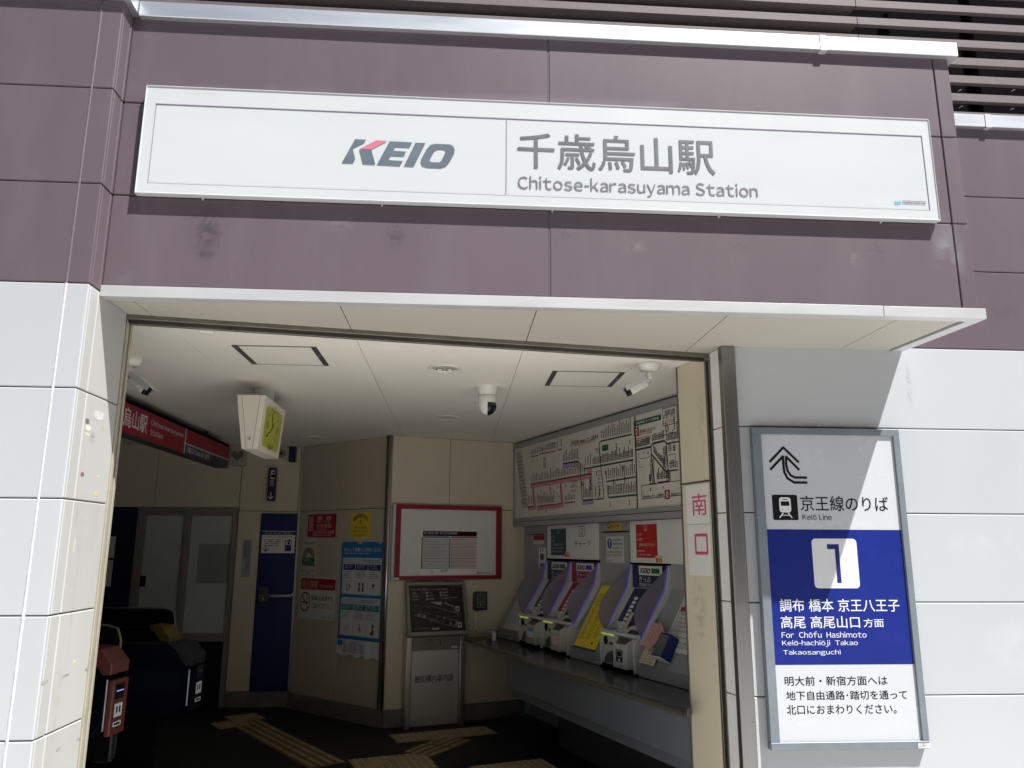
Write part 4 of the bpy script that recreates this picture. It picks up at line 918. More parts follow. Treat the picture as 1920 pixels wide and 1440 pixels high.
for zc_ in (.24, .555): pA.disc(bm, a0+W*.12, z1-Hh*zc_, W*.055, .0042, 16, Hh*.11, .72); pA.stroke(bm, [(a0+W*.08,z1-Hh*(zc_-.08)),(a0+W*.16,z1-Hh*(zc_+.08))], .006, .0043)
link('symbol', bm, ink, t)
t, a0, a1, z0, z1 = sheet('yellow_poster', 'yellow neighbourhood crime-prevention poster at the top of the angled wall', 'poster', pA, (657,1008), (695,961), yellow)
W = a1-a0; Hh = z1-z0; bm = B()
for k, ch in enumerate('地域の目で守ろう'):
    an = R_(150-k*17); x, z = a0+W*.5+W*.38*math.cos(an), z0+Hh*.58+Hh*.30*math.sin(an); s = W*.06
    text(pA, bm, ch, x-s, z-s*1.1, x+s, z+s*1.1, .0036, .03)
small_print(pA, bm, a0+W*.1, z0+Hh*.2, a0+W*.9, z0+Hh*.27, 1, .0036, .9, 5, .95, .8, 0); small_print(pA, bm, a0+W*.15, z0+Hh*.05, a0+W*.85, z0+Hh*.12, 1, .0036, .9, 6, .95, .8, 0); link('lettering', bm, ink, t)
bm = B(); text(pA, bm, '振り込め詐欺', a0+W*.2, z0+Hh*.34, a0+W*.82, z0+Hh*.46, .0036, .03); link('lettering', bm, red, t)
bm = B(); pA.disc(bm, a0+W*.5, z0+Hh*.68, W*.05, .0036, 12); pA.rect(bm, a0+W*.45, z0+Hh*.54, a0+W*.55, z0+Hh*.64, .0036); link('figure', bm, mat('ochre_print', (.4,.28,.03), .5), t)
t, a0, a1, z0, z1 = sheet('rainbow_notice', 'small white notice with a rainbow arch and green band, left on the angled wall', 'notice', pA, (563,1077), (595,1007), mat('notice_dull', (.56,.54,.49), .6), .0052)
W = a1-a0; Hh = z1-z0; zc = z0+Hh*.47
bm = B(); text(pA, bm, '感染防止徹底宣言', a0+W*.12, z1-Hh*.2, a0+W*.9, z1-Hh*.12, .0058, .01); pA.rect(bm, a0+W*.06, z0+Hh*.05, a0+W*.9, z0+Hh*.055, .0058); small_print(pA, bm, a0+W*.35, z0+Hh*.02, a0+W*.65, z0+Hh*.06, 1, .0058, .7, 4)
pA.stroke(bm, [(a0+W*.06,z0+Hh*.1),(a0+W*.9,z0+Hh*.1),(a0+W*.9,z0+Hh*.24),(a0+W*.06,z0+Hh*.24)], .005, .0058, True); link('lettering', bm, dgrey, t)
for k, cc in enumerate(((.42,.1,.05),(.5,.33,.06),(.12,.25,.1),(.08,.15,.3))):
    bm = B(); ro, ri = .40-.06*k, .35-.06*k; n = 14
    l = [(a0+W*.49+W*ro*math.cos(math.pi*i/n), zc+Hh*.62*ro*math.sin(math.pi*i/n)) for i in range(n+1)]+[(a0+W*.49+W*ri*math.cos(math.pi*i/n), zc+Hh*.62*ri*math.sin(math.pi*i/n)) for i in range(n, -1, -1)]
    pA.poly(bm, l, .0058); link('rainbow_band', bm, mat('rainbow%d' % k, tuple(c*.6 for c in cc), .6), t)
bm = B(); pA.rect(bm, a0+W*.06, z0+Hh*.25, a0+W*.9, z0+Hh*.46, .0058); link('green_band', bm, mgreen, t)
bm = B(); text(pA, bm, '感染防止\nステッカー', a0+W*.15, z0+Hh*.28, a0+W*.8, z0+Hh*.43, .0064, .0); link('lettering', bm, paper, t)
t, a0, a1, z0, z1 = sheet('no_smoking_sign', 'white no smoking sign with a red header and crossed cigarette, low on the angled wall', 'sign', pA, (558,1158), (630,1084), mat('sign_dull', (.60,.60,.57), .5))
W = a1-a0; Hh = z1-z0
bm = B(); pA.rect(bm, a0+W*.04, z1-Hh*.30, a1-.002, z1-Hh*.03, .0036); link('red_header', bm, red, t)
bm = B(); text(pA, bm, '終日禁煙', a0+W*.08, z1-Hh*.27, a0+W*.52, z1-Hh*.07, .0042, .0); text(pA, bm, 'No Smoking', a0+W*.57, z1-Hh*.26, a0+W*.93, z1-Hh*.16, .0042, .0); link('lettering', bm, rose, t)
bm = B(); text(pA, bm, '駅構内は禁煙です。', a0+W*.36, z0+Hh*.44, a0+W*.97, z0+Hh*.56, .0036, .015); text(pA, bm, 'ご協力ください。', a0+W*.36, z0+Hh*.26, a0+W*.9, z0+Hh*.38, .0036, .015); small_print(pA, bm, a0+W*.65, z0+Hh*.05, a0+W*.93, z0+Hh*.09, 1, .0036, .8, 7)
cx, cz = a0+W*.19, z0+Hh*.40; pA.rect(bm, cx-W*.10, cz-.012, cx+W*.09, cz+.002, .0036); pA.stroke(bm, [(cx+W*.03,cz+.02),(cx+W*.07,cz+.04),(cx+W*.03,cz+.06),(cx+W*.06,cz+.08)], .008, .0036); link('lettering', bm, ink, t)
bm = B(); pA.disc(bm, cx, cz, W*.145, .0042, 28, W*.17, .84); pA.stroke(bm, [(cx-W*.09,cz+W*.11),(cx+W*.09,cz-W*.11)], .014, .0043); link('prohibition_ring', bm, mat('ring_red', (.3,.03,.035), .5), t)

t, a0, a1, z0, z1 = sheet('travel_safely_poster', 'tall blue poster of train manners with six picture boxes on the angled wall', 'poster', pA, (633,1196), (722,1016), sky_b, .004)
W = a1-a0; Hh = z1-z0
bm = B(); text(pA, bm, '安心して電車をご利用ください', a0+W*.06, z1-Hh*.10, a0+W*.94, z1-Hh*.06, .0048, .015); small_print(pA, bm, a0+W*.06, z1-Hh*.13, a0+W*.92, z1-Hh*.115, 1, .0048, .7, 2)
pA.poly(bm, [(a0+W*.36,z1-.012),(a0+W*.5,z1-.001),(a0+W*.44,z1-.02)], .0048); pA.poly(bm, [(a0+W*.85,z1-.012),(a0+W*.95,z1-.001),(a0+W*.9,z1-.02)], .0048); link('lettering', bm, printw, t)
for row, (zt2, zb2, hm) in enumerate(((z1-Hh*.165, z1-Hh*.545, navy), (z1-Hh*.575, z1-Hh*.965, teal))):
    bm = B(); pA.rect(bm, a0+W*.04, zb2, a1-W*.05, zt2, .0046); link('pale_field', bm, mat('poster_pale', (.50,.58,.64), .6), t)
    hh = zt2-zb2
    bm = B(); text(pA, bm, ('お客さまにお願いしたいこと', '京王電鉄の取り組み')[row], a0+W*.08, zt2-hh*.15, a0+W*.45, zt2-hh*.07, .0052, .01); link('lettering', bm, rose, t)
    bm = B(); small_print(pA, bm, a0+W*.5, zt2-hh*.15, a0+W*.9, zt2-hh*.06, 2, .0052, .5, 8)
    for c in range(3):
        x0 = a0+W*(.065+.293*c); x1 = x0+W*.275
        small_print(pA, bm, x0+W*.02, zb2+hh*.42, x1-W*.03, zb2+hh*.62, 4, .0058, .45, 40+c+row*7, .9, 1, .5)
    link('small_print', bm, dgrey, t)
    for c in range(3):
        x0 = a0+W*(.065+.293*c); x1 = x0+W*.275; xm = (x0+x1)/2
        bm = B(); pA.rect(bm, x0, zb2+hh*.04, x1, zb2+hh*.66, .0051); link('picture_box', bm, mat('box_pale', (.64,.66,.64), .6), t)
        bm = B(); pA.rect(bm, x0, zb2+hh*.66, x1, zb2+hh*.82, .0053); link('box_header', bm, hm, t)
        bm = B(); small_print(pA, bm, x0+W*.03, zb2+hh*.68, x1-W*.03, zb2+hh*.80, 2, .0058, .6, 60+c); link('small_print', bm, paper, t)
        zc = zb2+hh*.2; bm = B()
        if row == 0 and c == 0: pA.poly(bm, [(xm-.03,zc-.03),(xm+.01,zc-.035),(xm+.02,zc+.02),(xm-.02,zc+.035),(xm-.035,zc+.01)], .0058, [[(xm-.024,zc-.022),(xm-.026,zc+.01),(xm-.016,zc+.027),(xm+.012,zc+.014),(xm+.005,zc-.027)]]); pA.stroke(bm, [(xm+.015,zc-.02),(xm+.035,zc+.005),(xm+.02,zc+.02)], .003, .0058)
        elif row == 0 and c == 1:
            for s in (-.026, .026): pA.disc(bm, xm+s, zc+.03, .014, .0058, 12, .019); pA.poly(bm, [(xm+s-.016,zc-.04),(xm+s+.016,zc-.04),(xm+s+.009,zc+.012),(xm+s-.009,zc+.012)], .0058)
        elif row == 0: pA.poly(bm, [(xm-.03,zc+.02),(xm-.005,zc+.04),(xm+.015,zc+.02),(xm,zc+.012),(xm-.01,zc-.02),(xm-.02,zc+.01)], .0058); pA.stroke(bm, [(xm,zc-.04),(xm+.03,zc-.01)], .003, .0058); pA.stroke(bm, [(xm-.02,zc-.045),(xm+.02,zc-.03)], .003, .0058)
        elif c == 0:
            for k in range(3): pA.stroke(bm, [(xm-.035,zc-.03+.022*k),(xm,zc-.018+.022*k),(xm+.03,zc-.008+.022*k)], .004, .0058)
        elif c == 1: pA.poly(bm, [(xm,zc+.04),(xm+.012,zc+.02),(xm+.025,zc-.02),(xm+.01,zc-.03),(xm-.002,zc)], .0058); pA.stroke(bm, [(xm-.03,zc-.01),(xm-.015,zc+.005),(xm-.005,zc-.035)], .006, .0058)
        else: pA.disc(bm, xm+.005, zc+.022, .014, .0058, 12); pA.poly(bm, [(xm-.012,zc+.03),(xm+.022,zc+.03),(xm+.02,zc+.048),(xm-.005,zc+.052)], .0059); pA.poly(bm, [(xm-.03,zc-.045),(xm+.02,zc-.05),(xm+.02,zc+.005),(xm-.005,zc+.005),(xm-.012,zc-.02),(xm-.03,zc-.022)], .0058)
        link('drawing', bm, (dgrey, dgrey, dgrey)[c], t)
t = thing('curling_leaflet', 'row of white leaflets curling off the wall under the blue poster', 'leaflet', tuple(pA.P(LANG-.38, .7, .01)))
zt2 = z0-.002; zb2 = z0-.15
bm = B(); n = 26; top = []; bot = []
for i in range(n+1):
    a = a0-.005+(a1-a0)*i/n; curl = .012*(math.sin(i*1.15)+1)*.7
    top.append(bm.verts.new(pA.P(a, zt2, .004))); bot.append((bm.verts.new(pA.P(a, zt2-.08, .006+curl*.3)), bm.verts.new(pA.P(a, zb2+.012*math.sin(i*.9), .008+curl))))
for i in range(n):
    for q in ((top[i],bot[i][0],bot[i+1][0],top[i+1]), (bot[i][0],bot[i][1],bot[i+1][1],bot[i+1][0])):
        f = bm.faces.new(q); f.smooth = True
link('sheet', bm, mat('leaflet_pale', (.6,.63,.66), .6), t)
bm = B(); pA.rect(bm, a0+.02, zt2-.06, a0+.09, zt2-.01, .0185); link('blue_block', bm, sky_b, t)
bm = B()
for k in range(4): small_print(pA, bm, a0+.105+.075*k, zb2+.03, a0+.17+.075*k, zt2-.015, 7, .0215, .45, 70+k, .9, 1, .3)
link('small_print', bm, dgrey, t)

# ------------------------------------------------------------------ tactile map stand
ms = thing('tactile_map_stand', 'brushed steel stand with a sloping black tactile station map, against the back wall', 'stand', tuple(pBack.P(.45, 0, .15)))
sl_, sr_ = .165, .735
sd = .10
bm = B(); pBack.box(bm, sl_+.055, sr_-.055, .01, .795, .02, sd, .003); link('cabinet', bm, mat('cabinet_steel', (.60,.59,.56), .38, metal=.55, var=.05, scale=5, stretch=(20,20,.5)), ms)
bm = B(); pBack.box(bm, sl_+.056, sr_-.056, .665, .795, sd+.001, sd+.014, .002); link('upper_plate', bm, dsteel, ms)
for a in (sl_, sr_-.052):
    bm = B(); pBack.box(bm, a, a+.052, 0, .80, .02, sd+.03, .006, 2); link('leg', bm, steel, ms)
cyl_bm = B(); pBack.disc(cyl_bm, .39, .73, .032, sd+.0146, 20, hole=.86); link('ring_mark', cyl_bm, dgrey, ms)
bm = B(); pBack.box(bm, .488, .496, .712, .748, sd+.0142, sd+.02, .002); link('keyhole', bm, black, ms)
bm = B(); pBack.rect(bm, .60, .70-.022, .665, .70-.005, sd+.0146); link('asset_label', bm, printw, ms)
bm = B(); text(pBack, bm, '触知構内案内図', .262, .385, .628, .448, sd+.0012, .015); link('lettering', bm, ink, ms)
# sloping head
mz0, mz1 = .80, 1.275; mo0, mo1 = .20, .05                     # offsets at bottom and top
sv = Vector((0,0,mz1-mz0)) + pBack.n*(mo1-mo0); SL = sv.length; sv.normalize(); nv = pBack.a.cross(sv)
class Slope(Plane):
    def __init__(s, pl, o0, z0, o1, z1): 
        s.pl = pl; s.a = pl.a; s.u = (Vector((0,0,z1-z0))+pl.n*(o1-o0)).normalized(); s.n = s.a.cross(s.u).normalized(); s.b = pl.P(0, z0, o0); s.L = math.hypot(z1-z0, o1-o0)
    def P(s, a, t, off=0): return s.b + s.a*a + s.u*t + s.n*off
    def px(s, x, y, off=0):
        r = rg2*((x-960)/FPX) - up2*((y-720)/FPX) + fwd; q = s.b + s.n*off
        t = (q-CAM).dot(s.n)/r.dot(s.n); h = CAM + r*t - q; return (h.dot(s.a), h.dot(s.u))
pM = Slope(pBack, mo0, mz0, mo1, mz1)
bm = B(); pM.box(bm, sl_-.005, sr_+.005, 0, pM.L, -.03, -.002, .003); link('head_tray', bm, dsteel, ms)
for x0,x1,y0,y1 in ((sl_-.01,sr_+.01,pM.L-.035,pM.L),(sl_-.01,sr_+.01,0,.04),(sl_-.01,sl_+.022,.04,pM.L-.035),(sr_-.022,sr_+.01,.04,pM.L-.035)):
    bm = B(); pM.box(bm, x0, x1, y0, y1, -.03, .012, .004); link('head_frame', bm, mat('head_steel', (.30,.29,.26), .4, metal=.9), ms)
ma0, ma1, mt0, mt1 = sl_+.022, sr_-.022, .04, pM.L-.035; MW = ma1-ma0; MH = mt1-mt0
bm = B(); pM.box(bm, ma0, ma1, mt0, mt1, -.001, .003); link('map_face', bm, mat('map_black', (.016,.017,.019), .25), ms)
mp_ = lambda X, Y: (ma0+MW*(X-230)/(1300-230), mt1-MH*(Y-195)/(1150-195))
bm = B()
text(pM, bm, '千歳烏山駅 (1番線下りホーム) 構内案内図', mp_(255,0)[0], mp_(0,290)[1], mp_(1000,0)[0], mp_(0,250)[1], .0036, .0)
for X, Y, n in ((280,350,2),(280,415,3),(275,485,3),(600,345,2),(600,410,3),(605,475,3),(890,340,3),(890,405,3)): a, z = mp_(X+10,Y); small_print(pM, bm, a, z-.006, a+.035*n/2, z+.006, 1, .0036, .9, X, .9, .7, .1)
for X, Y in ((575,347),(578,410),(580,478),(855,343),(858,405)): a, z = mp_(X,Y); pM.plate(bm, rrect(a-.009,z-.009,a+.009,z+.009,.002,2), .0031, .0036)
pM.stroke(bm, [mp_(860,468), mp_(1195,452)], .004, .0036); pM.stroke(bm, [mp_(300,1085), mp_(590,1080)], .003, .0036)
pM.poly(bm, [mp_(615,540), mp_(865,545), mp_(840,615)], .0036)
for l in (((620,615),(1100,770),(1185,800),(1165,865)), ((1100,770),(1130,660),(870,560)), ((300,800),(520,870),(990,1045)), ((870,860),(1135,940),(1120,1070),(990,1045))): pM.stroke(bm, [mp_(*p) for p in l], .003, .0036)
for X, Y in ((405,805),(500,835)): pM.disc(bm, *mp_(X,Y), .009, .0036, 12); pM.disc(bm, *mp_(X,Y), .017, .0036, 14, hole=.85)
for X, Y in ((940,580),(985,615),(1040,640),(1070,650),(1000,1000),(1005,1030),(1090,1040),(1115,1000),(1120,960),(880,900)): pM.rect(bm, mp_(X,Y)[0], mp_(X,Y)[1], mp_(X+26,Y)[0], mp_(X,Y-24)[1], .0037)
for l in (((300,600),(640,640)), ((270,690),(860,850)), ((560,650),(620,660)), ((580,860),(900,960)), ((760,820),(800,860),(740,880),(760,820))): pM.stroke(bm, [mp_(*p) for p in l], .0015, .0034)
pM.rect(bm, *mp_(1135,750), *mp_(1215,640), .0037); pM.rect(bm, *mp_(1150,1090), *mp_(1235,975), .0037)
link('map_print', bm, mat('map_print_grey', (.36,.37,.36), .5), ms)
bm = B()
for X, Y in ((1175,698),(1193,1030)): a, z = mp_(X,Y); pM.rect(bm, a-.011, z-.008, a+.011, z+.008, .0043)
link('map_mark', bm, ink, ms)
keio(pM, mp_(630,0)[0], mp_(0,1110)[1], mp_(780,0)[0], mp_(0,1072)[1], ms, printw, printw, .0036)

# ------------------------------------------------------------------ fare map board
fb = thing('fare_map_board', 'wide backlit-style fare map board above the ticket machines, railway lines in pink, purple and green', 'board', tuple(pT.P(1.6, 1.86, .06)))
FBO = .06; fs0, fs1, fz0, fz1 = .0, 3.55, 1.855, 2.64
bm = B(); pT.box(bm, fs0-.02, fs1, fz0-.05, fz1+.0, -.10, FBO-.012, .003); link('box', bm, greyp, fb)
for x0,x1,y0,y1 in ((fs0-.02,fs1,fz1-.05,fz1),(fs0-.02,fs1,fz0-.05,fz0+.03),(fs0-.02,fs0+.05,fz0+.03,fz1-.05)):
    bm = B(); pT.box(bm, x0, x1, y0, y1, FBO-.012, FBO+.012, .003); link('frame', bm, greyp, fb)
bm = B(); pT.box(bm, fs0-.01, fs1, fz0-.008, fz0-.002, FBO+.01, FBO+.014); link('frame_groove', bm, dgrey, fb)
mapf = mat('map_white', (.66,.64,.57), .35, var=.03)
sdv = pT.px(1190,850,FBO)[0]
sdv = 2.345
bm = B(); pT.box(bm, fs0+.05, sdv-.006, fz0+.03, fz1-.05, FBO-.011, FBO-.004); link('map_panel', bm, mapf, fb)
bm = B(); pT.box(bm, sdv+.006, fs1, fz0+.03, fz1-.05, FBO-.011, FBO-.004); link('map_panel', bm, mapf, fb)
bm = B(); pT.box(bm, sdv-.005, sdv+.005, fz0+.03, fz1-.05, FBO-.011, FBO-.001); link('divider', bm, mblack, fb)
fo = FBO-.0034
Zm = lambda X, Y: pT.px(960+X/6, 760+Y/6, fo)
def mstroke(m, lines, wd, o=0, nm='route_line'):
    for l in lines: bm = B(); pT.stroke(bm, [Zm(*p) for p in l], wd, fo+o); link(nm, bm, m, fb)
mstroke(mpink, [[(215,912),(895,792)], [(238,930),(262,1150),(180,1160)], [(548,900),(568,1122),(290,1155)], [(850,735),(895,725)]], .045, 0, 'route_band')
mstroke(lilac, [[(578,682),(742,655)], [(800,1092),(912,1078)]], .05, .0001, 'route_band')
mstroke(mat('map_crimson', (.28,.02,.05), .5), [[(215,892),(895,770)], [(235,930),(253,1135),(180,1145)], [(545,880),(560,1105),(290,1138)], [(425,905),(440,1010)], [(215,580),(290,565)], [(310,550),(490,512)], [(512,502),(560,492)], [(595,1100),(710,1085)], [(820,712),(893,700)]], .011, .0004)
mstroke(mat('map_indigo', (.03,.03,.09), .5), [[(578,658),(735,632),(758,642),(765,665),(772,800),(790,1050),(805,1073),(910,1062)]], .012, .0007)
mstroke(mat('map_darkgreen', (.02,.10,.05), .5), [[(820,775),(820,712),(893,700)], [(893,702),(1365,615)], [(1345,330),(1005,405),(983,418),(982,440),(1000,680),(1020,860),(1034,1035),(1028,1050),(932,1060)], [(1062,860),(1390,808)], [(1070,905),(1085,1030),(1095,1040),(1415,1008)]], .010, .001)
mstroke(mat('map_brown', (.10,.02,.04), .5), [[(1395,507),(1560,470)], [(1605,885),(1567,560),(1565,460),(1580,435),(1715,402),(1738,420),(1735,460),(1768,852),(1640,870)], [(1575,560),(1725,742),(1865,725)], [(1545,887),(1620,880)], [(1740,432),(1880,405)]], .011, .0004)
mstroke(dgrey, [[(1650,350),(1865,298)], [(1420,540),(1430,700),(1485,690)], [(1440,600),(1530,590),(1560,560)], [(1470,960),(1480,1060)], [(230,640),(238,590)], [(290,560),(292,480),(335,465),(340,545)], [(490,510),(505,420),(410,440)], [(1810,320),(1815,420)], [(1760,560),(1835,545),(1840,640),(1770,655)], [(440,930),(545,1035)]], .004, .0002, 'thin_line')
bm = B(); rd = random.Random(11)
def labels(p0, p1, n, lo, hi, up_dir=1, wd=.0135):
    n = max(2, int(n*.78))
    for k in range(n):
        t = k/max(n-1, 1); a, z = Zm(p0[0]+(p1[0]-p0[0])*t, p0[1]+(p1[1]-p0[1])*t)
        Lh = rd.uniform(lo, hi)*(1.5 if rd.random() < .12 else 1); zz = z+.018*up_dir; e = 0
        while e < Lh:
            s = wd*rd.uniform(.8, 1.3); z_a = zz+up_dir*e; z_b = zz+up_dir*(e+s*.8)
            pT.rect(bm, a-wd/2*rd.uniform(.75,1), min(z_a,z_b), a+wd/2*rd.uniform(.75,1), max(z_a,z_b), fo+.0013); e += s
for args in (((222,880),(770,780),42,.03,.07),((775,780),(815,772),4,.05,.09),((580,650),(740,625),13,.05,.10),((830,700),(885,690),4,.05,.12),((915,690),(1360,605),40,.04,.075),((1010,395),(1335,325),22,.05,.12),((1065,850),(1380,800),20,.05,.10),((1090,1030),(1405,1000),24,.05,.09),
        ((185,1135),(240,1128),6,.05,.09),((290,1128),(470,1108),18,.04,.10),((600,1092),(705,1078),10,.03,.05),((810,1062),(905,1052),9,.05,.12),((940,1052),(985,1048),3,.06,.09),((220,572),(285,558),8,.02,.05),((315,545),(375,532),7,.02,.035),((390,525),(485,505),11,.04,.06),((515,495),(555,485),3,.04,.05),
        ((1400,500),(1550,465),17,.03,.05),((1585,428),(1710,398),12,.03,.05),((1745,425),(1865,400),11,.04,.06),((1640,862),(1765,845),12,.04,.06),((1785,735),(1860,720),7,.03,.05),((1735,325),(1760,320),3,.03,.05),((1830,300),(1860,295),3,.05,.07),((1600,560),(1720,720),12,.03,.05),((1550,880),(1560,880),2,.04,.05),((1770,545),(1790,540),3,.04,.05),((1820,540),(1835,537),2,.04,.05)):
    labels(*args)
for args in (((240,935),(880,815),11,.02,.035,-1),((590,700),(735,675),5,.015,.02,-1),((1020,430),(1325,365),4,.02,.035,-1),((950,715),(1350,640),7,.02,.04,-1),((1090,875),(1345,838),5,.02,.04,-1),((1105,1060),(1320,1035),3,.02,.04,-1),((300,1160),(470,1140),4,.01,.02,-1),((1425,515),(1530,490),5,.01,.025,-1),((235,590),(285,580),3,.01,.02,-1),((1560,900),(1700,885),3,.01,.02,-1)): labels(*args)
for X, ys in ((1725,range(470,700,16)),(1580,range(600,880,14)),(1765,range(760,850,15)),(370,range(590,700,18)),(890,range(800,960,20)),(985,range(740,1040,42)),(800,range(860,920,22)),(960,range(490,550,20))):
    for y in ys: a, z = Zm(X, y); small_print(pT, bm, a-.03, z-.012, a+.03, z+.006, 1, fo+.0014, .8, int(X+y), .9, .8, .2)
def stops(p0, p1, n):
    for k in range(n):
        t = k/max(n-1, 1); a, z = Zm(p0[0]+(p1[0]-p0[0])*t, p0[1]+(p1[1]-p0[1])*t); pT.disc(bm, a, z+.004, .0075, fo+.0015, 6)
for args in (((222,885),(880,772),44),((915,695),(1360,616),30),((1010,404),(1340,331),18),((1070,858),(1385,809),16),((1095,1038),(1410,1009),20),((580,657),(735,633),12),((1400,505),(1560,470),14),((1585,433),(1712,403),10),((1582,565),(1720,738),12)): stops(*args)
link('station_names', bm, mat('map_ink', (.035,.032,.035), .5), fb)
bm = B()
for X, Y in ((75,545),(85,575)): a, z = Zm(X, Y); small_print(pT, bm, a-.07, z-.012, a+.07, z+.012, 1, fo+.0012, .9, X, 1, .8, 0)
for k in range(13): a, z = Zm(88+5.2*k, 610+44*k*.98); small_print(pT, bm, a-.075, z-.026, a+.075, z+.026, 2, fo+.0012, .75, 100+k, .95, .8, .1)
link('fare_table', bm, mat('map_ink', (.035,.032,.035), .5), fb)
def tz(bm, s, bl, tr, bold=.01): textpx(pT, bm, s, (960+bl[0]/6, 760+bl[1]/6), (960+tr[0]/6, 760+tr[1]/6), fo+.0012, bold)
bm = B(); tz(bm, '京王全線', (665,442), (748,380)); tz(bm, '連絡会社', (760,425), (826,375)); tz(bm, 'きっぷ運賃表', (838,405), (970,325)); tz(bm, '新宿のりかえ', (1440,308), (1612,235)); tz(bm, 'JR線連絡', (1465,1045), (1562,1008)); tz(bm, 'きっぷ運賃表', (1574,1036), (1710,990)); tz(bm, '新宿のりかえ', (1790,1022), (1950,968)); link('lettering', bm, ink, fb)
(ga0,gz0),(ga1,gz1) = Zm(1370,243), Zm(1676,100)
bm = B(); pT.rect(bm, ga0, gz0, ga1, gz1-.0, fo+.0008); a, z = Zm(1015,520); pT.rect(bm, a, z, Zm(1085,510)[0], z+.05, fo+.0008); link('green_label', bm, mgreen, fb)
bm = B(); text(pT, bm, 'JR線連絡 きっぷ運賃表', ga0+.03, gz0+.03, ga1-.03, gz1-.03, fo+.0014, .01); link('lettering', bm, paper, fb)
bm = B(); 
for X, Y, r in ((1400,298,.035),(1748,1003,.032)): a, z = Zm(X, Y); pT.rect(bm, a-r, z-r, a+r, z+r, fo+.0008)
link('transfer_mark', bm, mat('map_crimson', (.28,.02,.05), .5), fb)
bm = B()
for X, Y, r in ((1400,298,.035),(1748,1003,.032)): a, z = Zm(X, Y); pT.disc(bm, a, z, r*.45, fo+.0014, 12, r*.75, .5)
link('transfer_mark', bm, paper, fb)
bm = B()
for bl, tr, rows in (((665,470),(980,390),1),((1380,390),(1610,310),2),((660,960),(745,880),3),((1700,190),(1855,130),2)):
    (x0,y0),(x1,y1) = Zm(*bl), Zm(*tr); small_print(pT, bm, x0, (y0+y1)/2-.02*rows, x1, (y0+y1)/2+.02*rows, rows, fo+.0012, .6, bl[0], .95, .8, .2)
link('small_print', bm, mat('map_red_print', (.3,.06,.05), .5), fb)
bm = B(); (x0,y0),(x1,y1) = Zm(1700,200), Zm(1855,55); ym = (y0+y1)/2; pT.stroke(bm, [(x0,ym-.055),(x1,ym-.055),(x1,ym+.07),(x0,ym+.07)], .005, fo+.0008, True); text(pT, bm, 'JR線連絡 定期券', x0+.02, ym+.015, x1-.02, ym+.055, fo+.0012, .01)
(x0,y0),(x1,y1) = Zm(1460,1055), Zm(1713,988); pT.stroke(bm, [(x0,y0),(fs1,y0),(fs1,y0+.1),(x0,y0+.1)], .005, fo+.0008, True); link('box_outline', bm, dgrey, fb)

# ------------------------------------------------------------------ ticket machine wall
hg = thing('machine_housing', 'grey steel housing wall the ticket machines are set into', 'housing', tuple(pT.P(1.7, .76, 0)))
for s0, s1 in ((.16,.688),(.692,1.658),(1.662,2.158),(2.162,3.6)):
    bm = B(); pT.box(bm, s0, s1, .765, fz0-.052, -.12, 0, .002); link('housing_panel', bm, greyp, hg)
# service doors
for s0, s1 in ((.245,.61),(1.74,2.12)):
    bm = B(); pT.box(bm, s0, s1, 1.335, 1.72, .001, .006, .002); link('service_door', bm, greyp, hg)
    bm = B(); pT.box(bm, s0-.004, s1+.004, 1.722, 1.728, .001, .010); link('door_shadow_gap', bm, mblack, hg)
hp2 = mat('housing_slope', (.26,.28,.29), .42, var=.04)
for s0, s1 in ((.16,.685),(1.662,2.155),(2.655,3.6)):
    bm = B(); pT.prism(bm, [(.001,1.32),(.28,.845),(.285,.762),(.001,.762)], s0, s1, .002); link('sloping_cover', bm, hp2, hg)

ct = thing('ticket_counter', 'long dark counter with a rounded front edge below the ticket machines', 'counter', tuple(pT.P(1.9, 0, .4)))
ctop = mat('counter_top', (.05,.052,.058), .16, spec=.6, var=.1)
prof = [(.0,.758)]+[(.615+.024*math.sin(R_(a)), .734+.024*math.cos(R_(a))) for a in range(0, 181, 20)]+[(.0,.71)]
bm = B(); pT.prism(bm, prof, -.0, 3.755)
def cut_end(bm):
    for v in bm.verts:
        a = (v.co-B0).dot(w); o = (v.co-B0).dot(pT.n)
        if a > 3.7: v.co -= w*(a-(3.655+(o-.615)*(1.5 if o > .615 else .9)))
cut_end(bm)
link('worktop', bm, ctop, ct)
bm = B(); pT.prism(bm, [(.6355,.722),(.648,.722),(.652,.734),(.648,.747),(.6355,.747)], -.0, 3.755); cut_end(bm); link('edge_strip', bm, mat('edge_bronze', (.22,.2,.16), .3, metal=.7), ct)
apr = mat('apron_grey', (.125,.137,.152), .42, var=.05)
bm = B(); pT.box(bm, .98, 3.58, .455, .709, .05, .53, .004); link('apron', bm, apr, ct)
bm = B(); pT.box(bm, 1.03, 3.60, .38, .454, .05, .49, .003); link('lower_rail', bm, apr, ct)
bm = B(); pT.box(bm, 1.2, 3.56, 0, .379, .02, .16, .003); link('plinth', bm, dgrey, ct)
bm = B(); pT.box(bm, .0, .97, .2, .705, .02, .06); link('side_bracket', bm, dgrey, ct)

